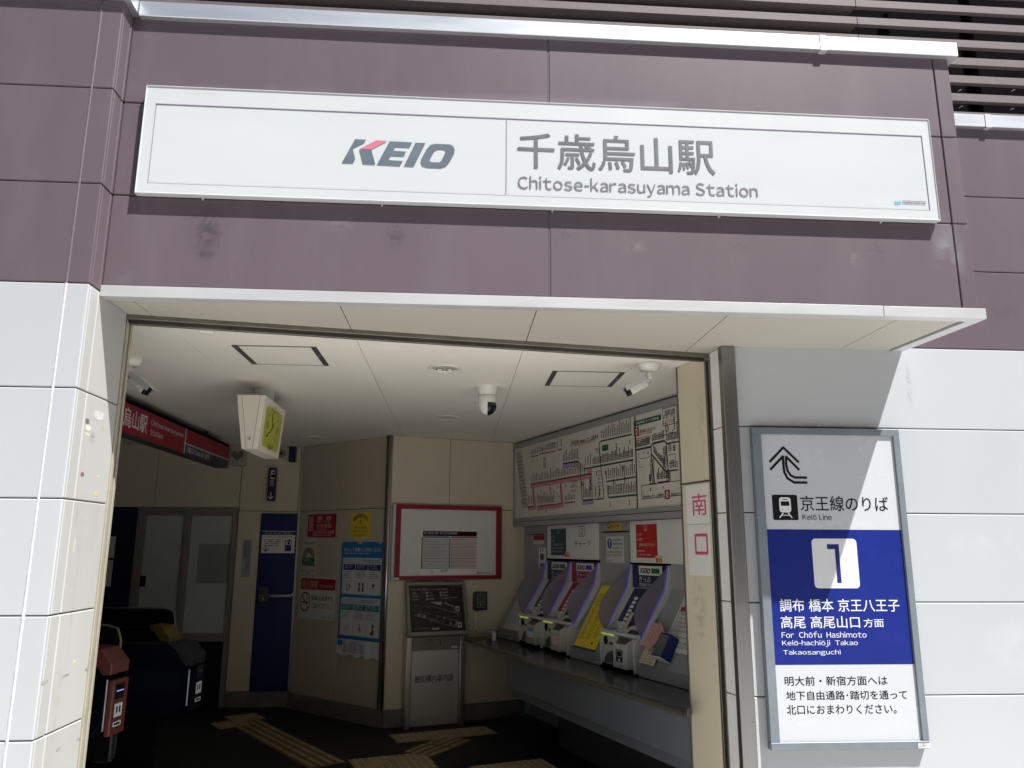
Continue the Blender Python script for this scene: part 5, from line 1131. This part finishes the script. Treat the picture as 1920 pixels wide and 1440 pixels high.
def machine(s0, colour, col2, label, words):
    t = thing('ticket_machine', label, 'ticket machine', tuple(pT.P(s0+.24, .76, .1)), 'ticket vending machines')
    s1 = s0+.485; a, b = s0+.006, s1-.006
    bm = B(); pT.box(bm, a, b, 1.312, 1.478, .001, .010, .001); link('header_panel', bm, colour, t)
    bm = B(); pT.box(bm, a+.10, b-.07, 1.405, 1.472, .0102, .014, .002); link('logo_plate', bm, paper, t)
    keio(pT, a+.115, 1.418, a+.255, 1.456, t, ink, ink, .0148)
    bm = B(); pT.rect(bm, a+.27, 1.42, a+.375, 1.456, .0148); link('lit_badge', bm, col2, t)
    bm = B(); text(pT, bm, words, a+.10, 1.355, a+.10+.05*len(words), 1.395, .0108, .01); small_print(pT, bm, a+.10, 1.322, a+.32, 1.345, 2, .0108, .6, int(s0*10)); pT.stroke(bm, [(a+.10,1.317),(a+.36,1.317)], .002, .0108); link('lettering', bm, paper, t)
    sl2 = Slope(pT, .225, .975, .0, 1.308)
    bm = B(); pT.prism(bm, [(.001,1.308),(.225,.975),(.225,.93),(.001,.93)], a, b, .001); link('console', bm, lgrey, t)
    bm = B(); sl2.rect(bm, a+.02, sl2.L*.50, b-.02, sl2.L-.004, .0016); sl2.poly(bm, [(a+.02,.12),(a+.14,.12),(a+.14,sl2.L*.5),(a+.02,sl2.L*.5)], .0014); link('control_face', bm, colour, t)
    bm = B(); sl2.box(bm, a+.19, b-.05, .07, sl2.L-.05, .0005, .006, .002); link('screen', bm, screenm, t)
    for k in range(9):
        z = .03+.034*k; bm = B(); sl2.box(bm, a+.095, a+.135, z, z+.022, .001, .008, .002); link('button', bm, pale, t)
    # body: rounded cheeks, cavity, slots
    bd = mat('machine_ivory', (.47,.485,.46), .4, var=.04)
    cheek = [(.0,.765),(.302,.765),(.302,.93),(.294,.97),(.275,.998),(.23,1.019),(.0,1.019)]
    for x0, x1 in ((a, a+.018), (b-.018, b)):
        bm = B(); pT.prism(bm, cheek, x0, x1, .003); link('cheek', bm, bd, t)
    bm = B()
    # front with arched opening
    n = 12; xl, xr, zb3, zt3 = a+.019, b-.235, .785, .945
    arch = [(xl, .79), (xr, .79)]+[(xr-(xr-xl-.015)*(1-math.cos(R_(90*i/n))) , .79+.085*math.sin(R_(90*i/n))) for i in range(1, n+1)][::1]
    arch = [(xl+.015,.793)]+[(xr-.012,.793),(xr-.012,.895)]+[(xr-.012-(xr-xl-.03)*math.sin(R_(90*i/n)), .793+.102*math.cos(R_(90*i/n))) for i in range(1, n)]
    pT.poly(bm, [(xl,.79),(xr,.79),(xr,.994),(xl,.994)], .286, [arch[::-1]]); link('front_panel', bm, bd, t)
    bm = B(); pT.box(bm, xl, xr-.001, .79, .88, .10, .16); link('cavity_back', bm, dgrey, t)
    bm = B(); pT.box(bm, xl, xr-.001, .778, .789, .10, .284); link('cavity_tray', bm, greyp, t)
    bm = B(); pT.box(bm, xl+.05, xl+.085, .80, .86, .165, .24, .004); link('return_flap', bm, black, t)
    bm = B(); pT.box(bm, xl+.12, xl+.19, .83, .845, .165, .27, .003); link('ticket_tray', bm, alu, t)
    bm = B(); pT.plate(bm, [(xl+.055+.022*math.cos(R_(k*24)), .950+.030*math.sin(R_(k*24))) for k in range(15)], .2865, .296); link('coin_slot', bm, black, t)
    bm = B(); pT.box(bm, xl+.10, xl+.17, .925, .940, .2865, .292, .002); link('card_slot', bm, black, t)
    bm = B(); pT.box(bm, a, b, 1.000, 1.020, .226, .302, .004, 2); link('top_ledge', bm, lgrey, t)
    bm = B(); pT.box(bm, a+.03, a+.09, .990, .999, .285, .303, .001); pT.box(bm, a+.12, a+.19, .990, .999, .287, .304, .001); link('lit_strip', bm, ledg, t)
    # banknote and receipt box standing proud on the right
    x0, x1 = b-.232, b-.05
    bm = B(); pT.prism(bm, [(.23,.792),(.335,.792),(.335,.945),(.275,.992),(.23,.992)], x0, x1, .004); link('note_box', bm, bd, t)
    sl3 = Slope(pT, .335, .945, .275, .992)
    bm = B(); sl3.poly(bm, [(x0+.03,.008),(x1-.03,.008),(x1-.01,sl3.L-.01),(x0+.01,sl3.L-.01)], .002); link('note_slot', bm, dgrey, t)
    bm = B(); pT.box(bm, b-.049, b-.019, .792, .992, .2, .286, .003); link('side_filler', bm, bd, t)
    bm = B(); pT.box(bm, a, b, .765, .778, .1, .302, .002); pT.box(bm, a+.018, b-.02, .7785, .791, .28, .296); link('base_strip', bm, mblack, t)
    bm = B(); 
    hv = Slope(pT, .245, .99, .16, 1.05); pT.prism(bm, [(.16,1.021),(.25,1.021),(.225,1.052),(.16,1.068)], b-.20, b-.04, .003); link('intake_hood', bm, lgrey, t)
    bm = B(); pT.prism(bm, [(.20,1.021),(.272,1.021),(.245,1.042),(.20,1.048)], b-.14, b-.03, .003); link('intake_mouth', bm, black, t)
    bm = B(); cyl(pT, bm, a+.05, 1.036, .016, .19, .26, 14); link('coin_knob', bm, alu, t)
    return t, a, b
mred = mat('machine_red', (.28,.012,.05), .4)
mnavy = mat('machine_navy', (.014,.018,.07), .35); mdark = mat('machine_slate', (.03,.033,.05), .35)
m1, a, b = machine(.690, mdark, mat('badge_olive', (.12,.14,.05), .4), 'farthest ticket machine, slate fronted, with a blue and white sticker on its note box', 'きっぷ')
x0, x1 = b-.232, b-.05
bm = B(); pT.rect(bm, x0+.03, .835, x1-.03, .925, .3362); link('sticker', bm, printw, m1)
bm = B(); pT.rect(bm, x0+.03, .895, x1-.03, .925, .3368); pT.rect(bm, x0+.03, .835, x1-.03, .846, .3368); link('sticker', bm, lblue, m1)
m2, a, b = machine(1.172, mred, mat('badge_blue', (.03,.03,.35), .4, emit=(.1,.1,1), estr=.02), 'red-fronted charging machine in the middle, with a pink sticker on its note box', 'チャージ')
x0, x1 = b-.232, b-.05
bm = B(); pT.rect(bm, x0+.03, .825, x1-.04, .91, .3362); link('sticker', bm, rose, m2)
bm = B(); pT.rect(bm, x0+.045, .84, x1-.055, .87, .3368); pT.rect(bm, x0+.06, .88, x1-.085, .903, .3368); link('sticker', bm, printw, m2)
m3, a, b = machine(2.163, mnavy, mat('badge_green', (.015,.09,.03), .4, emit=(.05,.4,.1), estr=.02), 'nearest ticket machine, navy fronted, with a black symbol on its note box', 'きっぷ')
x0, x1 = b-.232, b-.05
bm = B(); pT.rect(bm, x0+.045, .835, x1-.05, .915, .3362); link('sticker', bm, ink, m3)
bm = B(); pT.stroke(bm, [(x0+.06,.87),(x1-.065,.87),(x1-.065,.905),(x0+.06,.905)], .003, .3368, True); pT.poly(bm, [(x0+.07,.840),(x1-.075,.840),((x0+x1)/2,.863)], .3368); link('sticker', bm, paper, m3)
bm = B(); text(pT, bm, '6', x0+.10, .805, x0+.115, .822, .3364, .02); link('lettering', bm, ink, m3)

# privacy fins
def fin(s, label):
    t = thing('privacy_fin', label, 'divider', tuple(pT.P(s, .98, .1)), 'frosted privacy fins between the ticket machines')
    out = [(.0,1.475)]; 
    for i in range(0, 13):
        q = i/12; z = 1.475-(1.475-.985)*q
        o = .012+.285*math.sin(math.pi*min(q*.66/ .5*.5,1))**1.25 if q < .76 else 0
        out.append((None, z))
    prof = [(.006,1.478),(.03,1.455),(.09,1.405),(.16,1.345),(.225,1.285),(.268,1.235),(.290,1.185),(.298,1.14),(.292,1.09),(.274,1.045),(.25,1.00),(.235,.985),(.215,.985)]
    inner = [(.215,.985),(.0,1.305)]
    loop = prof + [(.006,1.30)]
    bm = B(); v0 = [bm.verts.new(pT.P(s-.003, z, o)) for o, z in loop]; v1 = [bm.verts.new(pT.P(s+.003, z, o)) for o, z in loop]; n = len(loop)
    fs = [bm.faces.new(v0[::-1]), bm.faces.new(v1)]+[bm.faces.new([v0[i], v0[(i+1) % n], v1[(i+1) % n], v1[i]]) for i in range(n)]
    bmesh.ops.recalc_face_normals(bm, faces=fs); link('frosted_sheet', bm, fin_m, t)
    bm = B(); pts = [pT.P(s+.004, 1.477, .022), pT.P(s+.004, 1.315, .056), pT.P(s+.004, .992, .254)]
    tube(bm, pts, .0038, 6); link('lit_edge', bm, ledb, t)
    bm = B(); pT.prism(bm, [(.001,1.31),(.001,1.30),(.225,.97),(.26,.97),(.25,.985),(.03,1.31)], s+.006, s+.014, 0) if False else pT.prism(bm, [(.001,1.478),(.001,1.306),(.226,.976),(.250,.990),(.05,1.31),(.014,1.478)], s+.0045, s+.016, .001); link('side_rail', bm, lgrey, t)
for s, lab in ((.688,'frosted privacy fin farthest along, left of the slate machine'), (1.170,'frosted privacy fin between the slate and the red machine'), (1.656,'frosted privacy fin right of the red machine, beside the yellow fare list'),
               (2.158,'frosted privacy fin showing yellow through it, left of the navy machine'), (2.648,'nearest frosted privacy fin, right of the navy machine')): fin(s, lab)

# posters and boards above the machines
def bd_(name, label, cat, s0, s1, z0, z1, m, o0=.001, o1=.012):
    t = thing(name, label, cat, tuple(pT.P((s0+s1)/2, (z0+z1)/2, o0)))
    bm = B(); pT.box(bm, s0, s1, z0, z1, o0, o1, .0015); link('board', bm, m, t); return t
t = bd_('machine_board', 'white board over the far two machines, marked 2 and チャージ', 'sign', .712, 1.662, 1.503, 1.80, paper)
bm = B(); text(pT, bm, '2', 1.365, 1.712, 1.412, 1.765, .0128, .01); pT.stroke(bm, [(1.34,1.697),(1.435,1.697),(1.435,1.78),(1.34,1.78)], .006, .0128, True); text(pT, bm, 'チャージ', 1.25, 1.605, 1.53, 1.66, .0128, .015); link('lettering', bm, navy, t)
bm = B(); pT.box(bm, .705, 1.672, 1.484, 1.501, .001, .018); link('shadow_strip', bm, mblack, t)
t = thing('season_ticket_poster', 'dark blue poster on the far white board', 'poster', tuple(pT.P(.9,1.65,.013)))
bm = B(); pT.box(bm, .785, 1.09, 1.532, 1.768, .0125, .0138); link('sheet', bm, mat('poster_slate', (.015,.045,.085), .4), t)
bm = B(); pT.disc(bm, .94, 1.74, .02, .0145, 16, hole=.8); text(pT, bm, '1', .935, 1.73, .945, 1.75, .0145, .0)
for z, x, s_ in ((1.70,.80,'こちらの'),(1.665,.80,'券売機で'),(1.63,.83,'定期券の購入ができます')): text(pT, bm, s_, x, z-.012, x+.018*len(s_), z+.008, .0145, .005)
small_print(pT, bm, .81, 1.545, 1.05, 1.60, 2, .0145, .3, 4); link('lettering', bm, mat('poster_text', (.35,.42,.48), .5), t)
t = bd_('machine_board', 'white board over the nearest machine, with the red poster and bare scuffed right half', 'sign', 2.160, 3.32, 1.492, 1.80, paper)
bm = B(); pT.box(bm, 2.155, 2.67, 1.482, 1.491, .001, .018); link('shadow_strip', bm, mblack, t)
bm = B(); pT.stroke(bm, [(2.19,1.51),(2.57,1.51),(2.57,1.788),(2.19,1.788)], .002, .0126, True); link('pocket_edge', bm, lgrey, t)
t = thing('season_ticket_poster', 'bright red poster marked 3 on the nearest white board', 'poster', tuple(pT.P(2.38,1.65,.013)))
bm = B(); pT.box(bm, 2.245, 2.525, 1.53, 1.772, .0125, .0138); link('sheet', bm, mat('poster_red', (.42,.018,.018), .45), t)
bm = B(); pT.disc(bm, 2.375, 1.745, .02, .0145, 16, .022, .85); text(pT, bm, '3', 2.367, 1.733, 2.383, 1.757, .0145, .0)
for z, x, s_, wd in ((1.70,2.25,'こちらの',.07),(1.665,2.265,'券売機で',.07),(1.625,2.285,'定期券の購入ができます！',.215)): text(pT, bm, s_, x, z-.013, x+wd, z+.010, .0145, .01)
small_print(pT, bm, 2.26, 1.57, 2.37, 1.585, 1, .0145, .7, 4, .9, .8); small_print(pT, bm, 2.26, 1.545, 2.48, 1.557, 1, .0145, .7, 5, .9, .8); link('lettering', bm, rose, t)
for s, zz, lab in ((1.075,1.515,'tiny orange and cream sticker at the lower corner of the far white board'), (2.50,1.497,'tiny orange and cream sticker at the lower corner of the red poster')):
    t = thing('corner_sticker', lab, 'sticker', tuple(pT.P(s+.04, zz+.02, .015)), 'orange stickers on the white boards')
    bm = B(); pT.box(bm, s, s+.085, zz, zz+.05, .0142, .0152); link('sheet', bm, mat('sticker_cream', (.6,.52,.35), .5), t)
    bm = B(); pT.rect(bm, s+.006, zz+.006, s+.036, zz+.034, .0157); pT.rect(bm, s+.045, zz+.008, s+.058, zz+.03, .0157); pT.rect(bm, s+.064, zz+.008, s+.076, zz+.03, .0157); link('print', bm, mat('sticker_orange', (.5,.12,.03), .5), t)
t = bd_('camera_notice', 'small yellow security camera notice over the middle service door', 'notice', 1.80, 2.02, 1.742, 1.795, mat('notice_yellow', (.60,.42,.04), .5), .001, .006)
bm = B(); text(pT, bm, '防犯カメラ作動中', 1.855, 1.762, 2.0, 1.783, .0066, .015); small_print(pT, bm, 1.855, 1.75, 2.0, 1.757, 1, .0066, .7, 3); pT.rect(bm, 1.81, 1.752, 1.845, 1.786, .0066); link('lettering', bm, ink, t)
bm = B(); pT.disc(bm, 1.828, 1.772, .009, .0072, 10); link('symbol', bm, printw, t)
t = bd_('information_notice', 'white notice with a blue exclamation oval on the middle service door', 'notice', 1.785, 2.06, 1.485, 1.69, mat('notice_white', (.55,.56,.54), .5), .0065, .009)
bm = B(); pT.disc(bm, 1.845, 1.635, .036, .0096, 20, .043); link('symbol', bm, mat('info_blue', (.01,.09,.2), .4), t)
bm = B(); pT.poly(bm, [(1.838,1.667),(1.852,1.667),(1.848,1.622),(1.842,1.622)], .0102); pT.disc(bm, 1.845,1.608,.005,.0102,8); link('symbol', bm, printw, t)
bm = B()
for z, s_ in ((1.652,'定期券売機での'),(1.622,'定期券発売時間'),(1.592,'のお知らせ')): text(pT, bm, s_, 1.892, z, 2.04, z+.018, .0096, .015)
small_print(pT, bm, 1.80, 1.525, 2.045, 1.575, 2, .0096, .5, 6, 1, .7, .05); small_print(pT, bm, 1.80, 1.497, 1.89, 1.503, 1, .0096, .8, 7); link('lettering', bm, ink, t)
t = bd_('service_notice', 'narrow white instruction strip with dark symbols on the far service door', 'notice', .51, .665, 1.30, 1.60, paper, .0065, .009)
bm = B(); pT.rect(bm, .545, 1.485, .625, 1.545, .0096); pT.rect(bm, .545, 1.395, .625, 1.455, .0096); link('symbol', bm, mat('symbol_slate', (.04,.06,.10), .5), t)
bm = B(); pT.disc(bm, .555, 1.572, .012, .0096, 10); pT.disc(bm, .605, 1.572, .012, .0096, 10); small_print(pT, bm, .53, 1.588, .65, 1.594, 1, .0096, .8, 2); link('print', bm, ink, t)
t = bd_('service_notice', 'small red and white strip on the far service door', 'notice', .40, .63, 1.635, 1.715, red, .0065, .009)
bm = B(); pT.rect(bm, .40, 1.635, .625, 1.668, .0096); link('white_band', bm, paper, t)
bm = B(); small_print(pT, bm, .42, 1.64, .61, 1.663, 1, .0102, .9, 8, .9, .8, .1); link('small_print', bm, ink, t)

# lists lying on the sloping covers
pSl = Slope(pT, .282, .845, .003, 1.32)
def slopelist(name, label, s0, s1, t0, t1, m, mi, cat='fare list'):
    t = thing(name, label, cat, tuple(pSl.P((s0+s1)/2, (t0+t1)/2, .005)))
    bm = B(); pSl.box(bm, s0, s1, t0, t1, .002, .009, .001); link('board', bm, m, t)
    bm = B(); 
    L = (t1-t0); wd = (s1-s0)
    for c in range(3):
        x0 = s0+wd*(.08+.30*c); small_print(pSl, bm, x0, t0+L*(.10+.03*c), x0+wd*.22, t1-L*.14, 30, .0096, .5, 200+c, .95, .8, .35)
    small_print(pSl, bm, s0+wd*.35, t1-L*.07, s0+wd*.7, t1-L*.045, 1, .0096, .9, 9); link('small_print', bm, mi, t)
    return t
t = slopelist('fare_list', 'bright yellow fare list lying on the sloping cover between the machines', 1.735, 2.06, .012, .53, mat('list_yellow', (.78,.60,.015), .45, var=.04), mat('list_ink', (.20,.12,.03), .5))
bm = B(); pSl.box(bm, 1.725, 2.07, .0, .011, .001, .012, .001); link('bottom_rail', bm, dgrey, t)
bm = B(); pSl.disc(bm, 1.98, .055, .012, .0097, 12); link('stamp', bm, ink, t)
slopelist('fare_list', 'pale grey list lying on the sloping cover at the far end', .30, .63, .01, .53, mat('list_grey', (.55,.56,.57), .5), mat('list_ink2', (.16,.16,.17), .5))
t = thing('red_marked_list', 'white list with a red bar, half hidden behind the cream pillar', 'notice', tuple(pSl.P(3.2, .3, .005)))
bm = B(); pSl.box(bm, 2.855, 3.42, .12, .575, .002, .006); link('sheet', bm, mat('notice_white', (.55,.56,.54), .5), t)
bm = B(); pSl.rect(bm, 2.875, .40, 3.4, .43, .0068); link('red_bar', bm, red, t)
bm = B(); small_print(pSl, bm, 2.90, .24, 3.4, .385, 5, .0068, .45, 5, .98, .7, .2); small_print(pSl, bm, 2.90, .44, 3.4, .56, 5, .0068, .4, 6, .98, .7, .4); small_print(pSl, bm, 2.90, .14, 3.4, .19, 2, .0068, .5, 7); pSl.stroke(bm, [(2.88,.22),(3.4,.22),(3.4,.395),(2.88,.395)], .004, .0068, True); link('small_print', bm, dgrey, t)

# leaflets, calendar and the navy box by the pillar
t = thing('pink_leaflets', 'fan of three pale pink leaflets on the sloping cover right of the nearest machine', 'leaflets', tuple(pSl.P(2.8, .12, .01)))
for k, (rot, dx, dy, o) in enumerate(((-14,-.01,.01,.030),(10,.05,.006,.036),(36,.085,.0,.042))):
    bm = B(); cs, sn = math.cos(R_(rot)), math.sin(R_(rot)); hw, hh = .062, .085; cx, cz = 2.665+dx*1.3, .185+dy
    cs_ = [(cx+x*cs+y*sn, cz-x*sn+y*cs) for x, y in ((-hw,-hh),(hw,-hh),(hw,hh),(-hw,hh))]
    pSl.plate(bm, cs_, o, o+.0025); link('leaflet', bm, mat('leaflet_pink%d' % k, (.58-.04*k,.33-.03*k,.32-.03*k), .6), t)
    bm = B()
    for r in range(5): y = hh*.7-r*.026; p = [(cx+x*cs+yy*sn, cz-x*sn+yy*cs) for x, yy in ((-hw*.75,y),(hw*.6,y))]; pSl.stroke(bm, p, .005, o+.003)
    link('small_print', bm, mat('leaflet_ink', (.32,.13,.13), .6), t)
t = thing('calendar_card', 'cream calendar card leaning below the pink leaflets', 'card', tuple(pSl.P(2.75, .03, .01)))
pc2 = Slope(pT, .295, .852, .222, .976)
bm = B(); pc2.box(bm, 2.685, 2.862, .0, .118, .0, .004, .001); link('card', bm, mat('card_cream', (.60,.54,.38), .55), t)
bm = B()
for r in range(5):
    for c in range(7): pc2.rect(bm, 2.70+.021*c, .012+.018*r, 2.709+.021*c, .021+.018*r, .0046)
pc2.disc(bm, 2.71, .107, .006, .0047, 8); link('dates', bm, mat('card_ink', (.18,.10,.08), .6), t)
t = thing('navy_leaflet_box', 'navy and grey box with a cover picture, standing on the cover next to the pillar', 'box', tuple(pSl.P(3.05, .1, .03)))
bm = B(); pSl.box(bm, 2.89, 3.00, .045, .205, .006, .085, .002); link('box', bm, mat('box_navy', (.01,.018,.13), .4), t)
bm = B(); pSl.rect(bm, 2.90, .06, 2.99, .19, .0858); link('cover_print', bm, mat('cover_grey', (.10,.10,.085), .5), t)
bm = B(); pSl.rect(bm, 2.91, .075, 2.98, .10, .0863); link('cover_print', bm, mat('cover_green', (.03,.09,.06), .5), t)
bm = B(); pSl.box(bm, 2.889, 3.001, .041, .0445, .005, .086); link('white_edge', bm, paper, t)
for k, (m, x) in enumerate(((mat('cup_orange', (.45,.2,.07), .5), .30), (mat('cup_blue', (.05,.2,.35), .5), .355), (printw, .41))):
    t = thing('small_tin', ('little orange tin at the far end of the counter', 'little blue tin between the orange and the white one', 'little white tin nearest the grey list')[k], 'tin', tuple(pT.P(x, .759, .40)), 'three little tins on the counter')
    bm = B(); lathe(bm, pT.P(x, .7585, .42), [(0,0),(.021,0),(.022,.003),(.022,.068),(.019,.072),(0,.072)], 16); link('body', bm, m, t)
    bm = B(); lathe(bm, pT.P(x, .831, .42), [(0,0),(.0215,0),(.0215,.006),(0,.006)], 16); link('lid', bm, lgrey, t)

# ------------------------------------------------------------------ ticket gates
def gate(end, label, capm, with_frame, ht=1.0, facem=None):
    t = thing('ticket_gate', label, 'ticket gate', (end[0], end[1], 0), 'ticket gates')
    ug = Vector((.992, -.125, 0)).normalized(); pg = Plane((end[0], end[1]), ug); W2 = .18                    # its side faces the street; a runs towards the room
    prof = [(-1.7,.54),(-.16,.54),(-.06,.57),(-.01,.64),(0,ht-.14),(-.03,ht-.10),(-.10,ht-.02),(-.16,ht),(-1.7,ht)]
    bm = B(); pg.plate(bm, prof, -W2, 0, .006); link('cabinet', bm, gated, t)
    bm = B(); pg.plate(bm, [(-1.6,0),(-.30,0),(-.26,.06),(-.24,.539),(-1.6,.539)], -W2+.03, -.04, .004); link('pedestal', bm, mblack, t)
    bm = B(); pg.plate(bm, [(.020,ht-.125),(.020,ht-.065),(-.05,ht+.012),(-.15,ht+.020),(-.15,ht+.002),(-.10,ht-.03),(-.03,ht-.125)], -W2-.004, .004, .004); link('end_cap', bm, capm, t)
    bm = B(); pg.plate(bm, rrect(-1.5,.68,-.06,ht-.15,.05,4), .001, .004); link('side_panel', bm, mat('gate_side', (.004,.006,.012), .4, spec=.08), t)
    bm = B(); pg.box(bm, -.002, .004, .60, ht-.15, -.010, .002, .001); link('edge_trim', bm, alu, t)
    bm = B(); pg.box(bm, .001, .035, .57, ht-.155, -W2+.01, -.012, .01, 2); link('end_face', bm, facem or gated, t)
    pe = Plane(pg.P(.0355, 0, -.0), Vector((-ug.y, ug.x, 0)))        # end face seen from the room
    bm = B(); pe.box(bm, .035, .125, .76, .84, .0, .002); link('reader', bm, black, t)
    bm = B(); pe.rect(bm, .045, .80, .115, .806, .003); link('reader_light', bm, ledw if facem else dgrey, t)
    bm = B(); pe.rect(bm, .04, .665, .12, .735, .0012); pe.rect(bm, .04, .615, .12, .64, .0012); link('passage_label', bm, printw, t)
    bm = B(); pe.poly(bm, [(.058,.68),(.073,.692),(.073,.72),(.058,.72)], .002); pe.poly(bm, [(.102,.68),(.087,.692),(.087,.72),(.102,.72)], .002); pe.rect(bm, .05,.622,.11,.633,.002); link('passage_label', bm, ink, t)
    if with_frame:
        bm = B(); pts = [pg.P(-1.6, ht+.12, -W2-.02), pg.P(-.14, ht+.12, -W2-.02), pg.P(-.08, ht+.10, -W2-.02), pg.P(-.055, ht+.04, -W2-.02), pg.P(-.05, .4, -W2-.02)]
        tube(bm, pts, .009, 8); link('barrier_frame', bm, dsteel, t)
        bm = B(); pg.plate(bm, [(-1.6,.4),(-.06,.4),(-.06,ht+.04),(-.09,ht+.10),(-.14,ht+.115),(-1.6,ht+.115)], -W2-.024, -W2-.018); link('barrier_glass', bm, mat('smoked_glass', (.006,.007,.008), .08), t)
    bm = B(); pg.plate(bm, rrect(-.62,.25,-.44,.60,.06,4), -.02, -.005, .003); link('flap', bm, mat('flap_grey', (.05,.05,.05), .5), t)
    return t
gate((-1.92, 4.70), 'nearest ticket gate, with salmon pink end cap and face', gatep, True, 1.02, gatep)
gate((-1.70, 5.40), 'middle ticket gate, with a grey end cap and a white passage label', mat('cap_grey', (.022,.022,.025), .55, spec=.2), False, .97)
gate((-2.05, 5.98), 'farthest ticket gate, with a yellow end cap', mat('cap_yellow', (.13,.10,.010), .4), True, 1.02)

# ------------------------------------------------------------------ tactile paving
tp = thing('tactile_paving', 'ochre tactile paving path of ribbed and dotted tiles on the dark floor', 'paving', (-.6, 7, 0))
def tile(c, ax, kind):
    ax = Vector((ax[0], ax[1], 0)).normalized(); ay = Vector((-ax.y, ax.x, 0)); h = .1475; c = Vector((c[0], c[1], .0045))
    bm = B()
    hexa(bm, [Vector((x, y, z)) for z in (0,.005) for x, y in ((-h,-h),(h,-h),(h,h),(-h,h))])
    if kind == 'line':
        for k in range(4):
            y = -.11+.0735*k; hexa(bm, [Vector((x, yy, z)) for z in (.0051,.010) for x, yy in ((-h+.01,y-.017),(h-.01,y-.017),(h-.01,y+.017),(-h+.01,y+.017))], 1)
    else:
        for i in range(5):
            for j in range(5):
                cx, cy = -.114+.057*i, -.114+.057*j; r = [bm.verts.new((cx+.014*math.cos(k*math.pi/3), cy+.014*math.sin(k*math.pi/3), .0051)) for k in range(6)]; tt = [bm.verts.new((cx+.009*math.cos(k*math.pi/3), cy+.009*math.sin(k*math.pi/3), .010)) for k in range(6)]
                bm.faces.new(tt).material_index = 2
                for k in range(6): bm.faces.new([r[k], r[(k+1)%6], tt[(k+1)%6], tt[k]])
    return bm, c, math.atan2(ax.y, ax.x)
TM = {}; tactd = mat('tactile_groove', (.16,.10,.045), .7, var=.3, scale=12); tactl = mat('tactile_dot_pale', (.8,.7,.48), .6, var=.15, scale=20)  # ribbed base darkened for groove shading and dirt; dot tops paler
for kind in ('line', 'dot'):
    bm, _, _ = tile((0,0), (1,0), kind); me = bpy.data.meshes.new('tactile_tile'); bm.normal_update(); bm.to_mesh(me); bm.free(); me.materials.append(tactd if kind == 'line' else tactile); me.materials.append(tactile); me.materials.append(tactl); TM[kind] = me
def put(c, ang, kind):
    o = bpy.data.objects.new('tile', TM[kind]); C.objects.link(o); o.parent = tp; o.location = Vector((c[0], c[1], .0045))-tp.location; o.rotation_euler = (0, 0, ang)
p = Vector((-1.83, 7.68, 0)); q = Vector((-.86, 6.22, 0)); d = (q-p).normalized(); an = math.atan2(d.y, d.x)
for k in range(6): c = p + d*(.3*k); put(c, an, 'line')
for cx, cy in ((-1.97,8.02),(-2.02,7.74)): put((cx, cy), th+.25, 'dot')
for k in range(3): c = Vector((-.36,7.15,0)) + u*(.3*k); put(c, th, 'dot')
p = Vector((-.03, 6.97, 0)); d = Vector((-.52,-.84,0)).normalized(); an = math.atan2(d.y, d.x)
for k in range(2): c = p + d*(.31*k); put(c, an, 'line')
for cx, cy in ((-.60,6.36),(-.32,6.45),(-.52,6.08),(-.24,6.17)): put((cx, cy), th, 'dot')
for cx, cy in ((.32,6.12),(.6,6.22)): put((cx, cy), th, 'dot')

# ------------------------------------------------------------------ unseen buildings across the street, added to block low sky light
def shop(x0, x1, h, wall, label):
    t = thing('sky_block_building', label, 'building', ((x0+x1)/2, -8, 0))
    pO = Plane(((x1), -8), (-1, 0)); W = x1-x0
    bm = B(); pO.box(bm, 0, W, 0, h, -7, 0, .01); link('wall', bm, wall, t)
    bm = B(); pO.box(bm, -.1, W+.1, h+.002, h+.25, -7.1, .12, .01); link('parapet', bm, conc, t)
    n = int(W//2.2)
    for f in range(1, int(h//3)):
        for k in range(n):
            a = W*(k+.5)/n; bm = B(); pO.box(bm, a-.65, a+.65, 3*f+.9, 3*f+2.3, .001, .05, .005); fr = link('window', bm, dsteel, t)
            bm = B(); pO.box(bm, a-.58, a+.58, 3*f+.97, 3*f+2.23, .051, .056); link('pane', bm, black, fr)
    bm = B(); pO.box(bm, .5, W-.5, .1, 2.6, .001, .04, .005); link('shopfront', bm, black, t)
shop(-16, -6.2, 9.5, mat('render_grey', (.30,.29,.27), .8), 'unseen grey three-storey building added across the street to block sky light, left of the camera')
shop(-6, 3.8, 8.5, mat('tile_beige', (.34,.29,.22), .7), 'unseen beige building added across the street to block sky light, right behind the camera')
shop(4, 14, 10, mat('render_brown', (.22,.17,.14), .8), 'unseen brown three-storey building added across the street to block sky light, right of the camera')
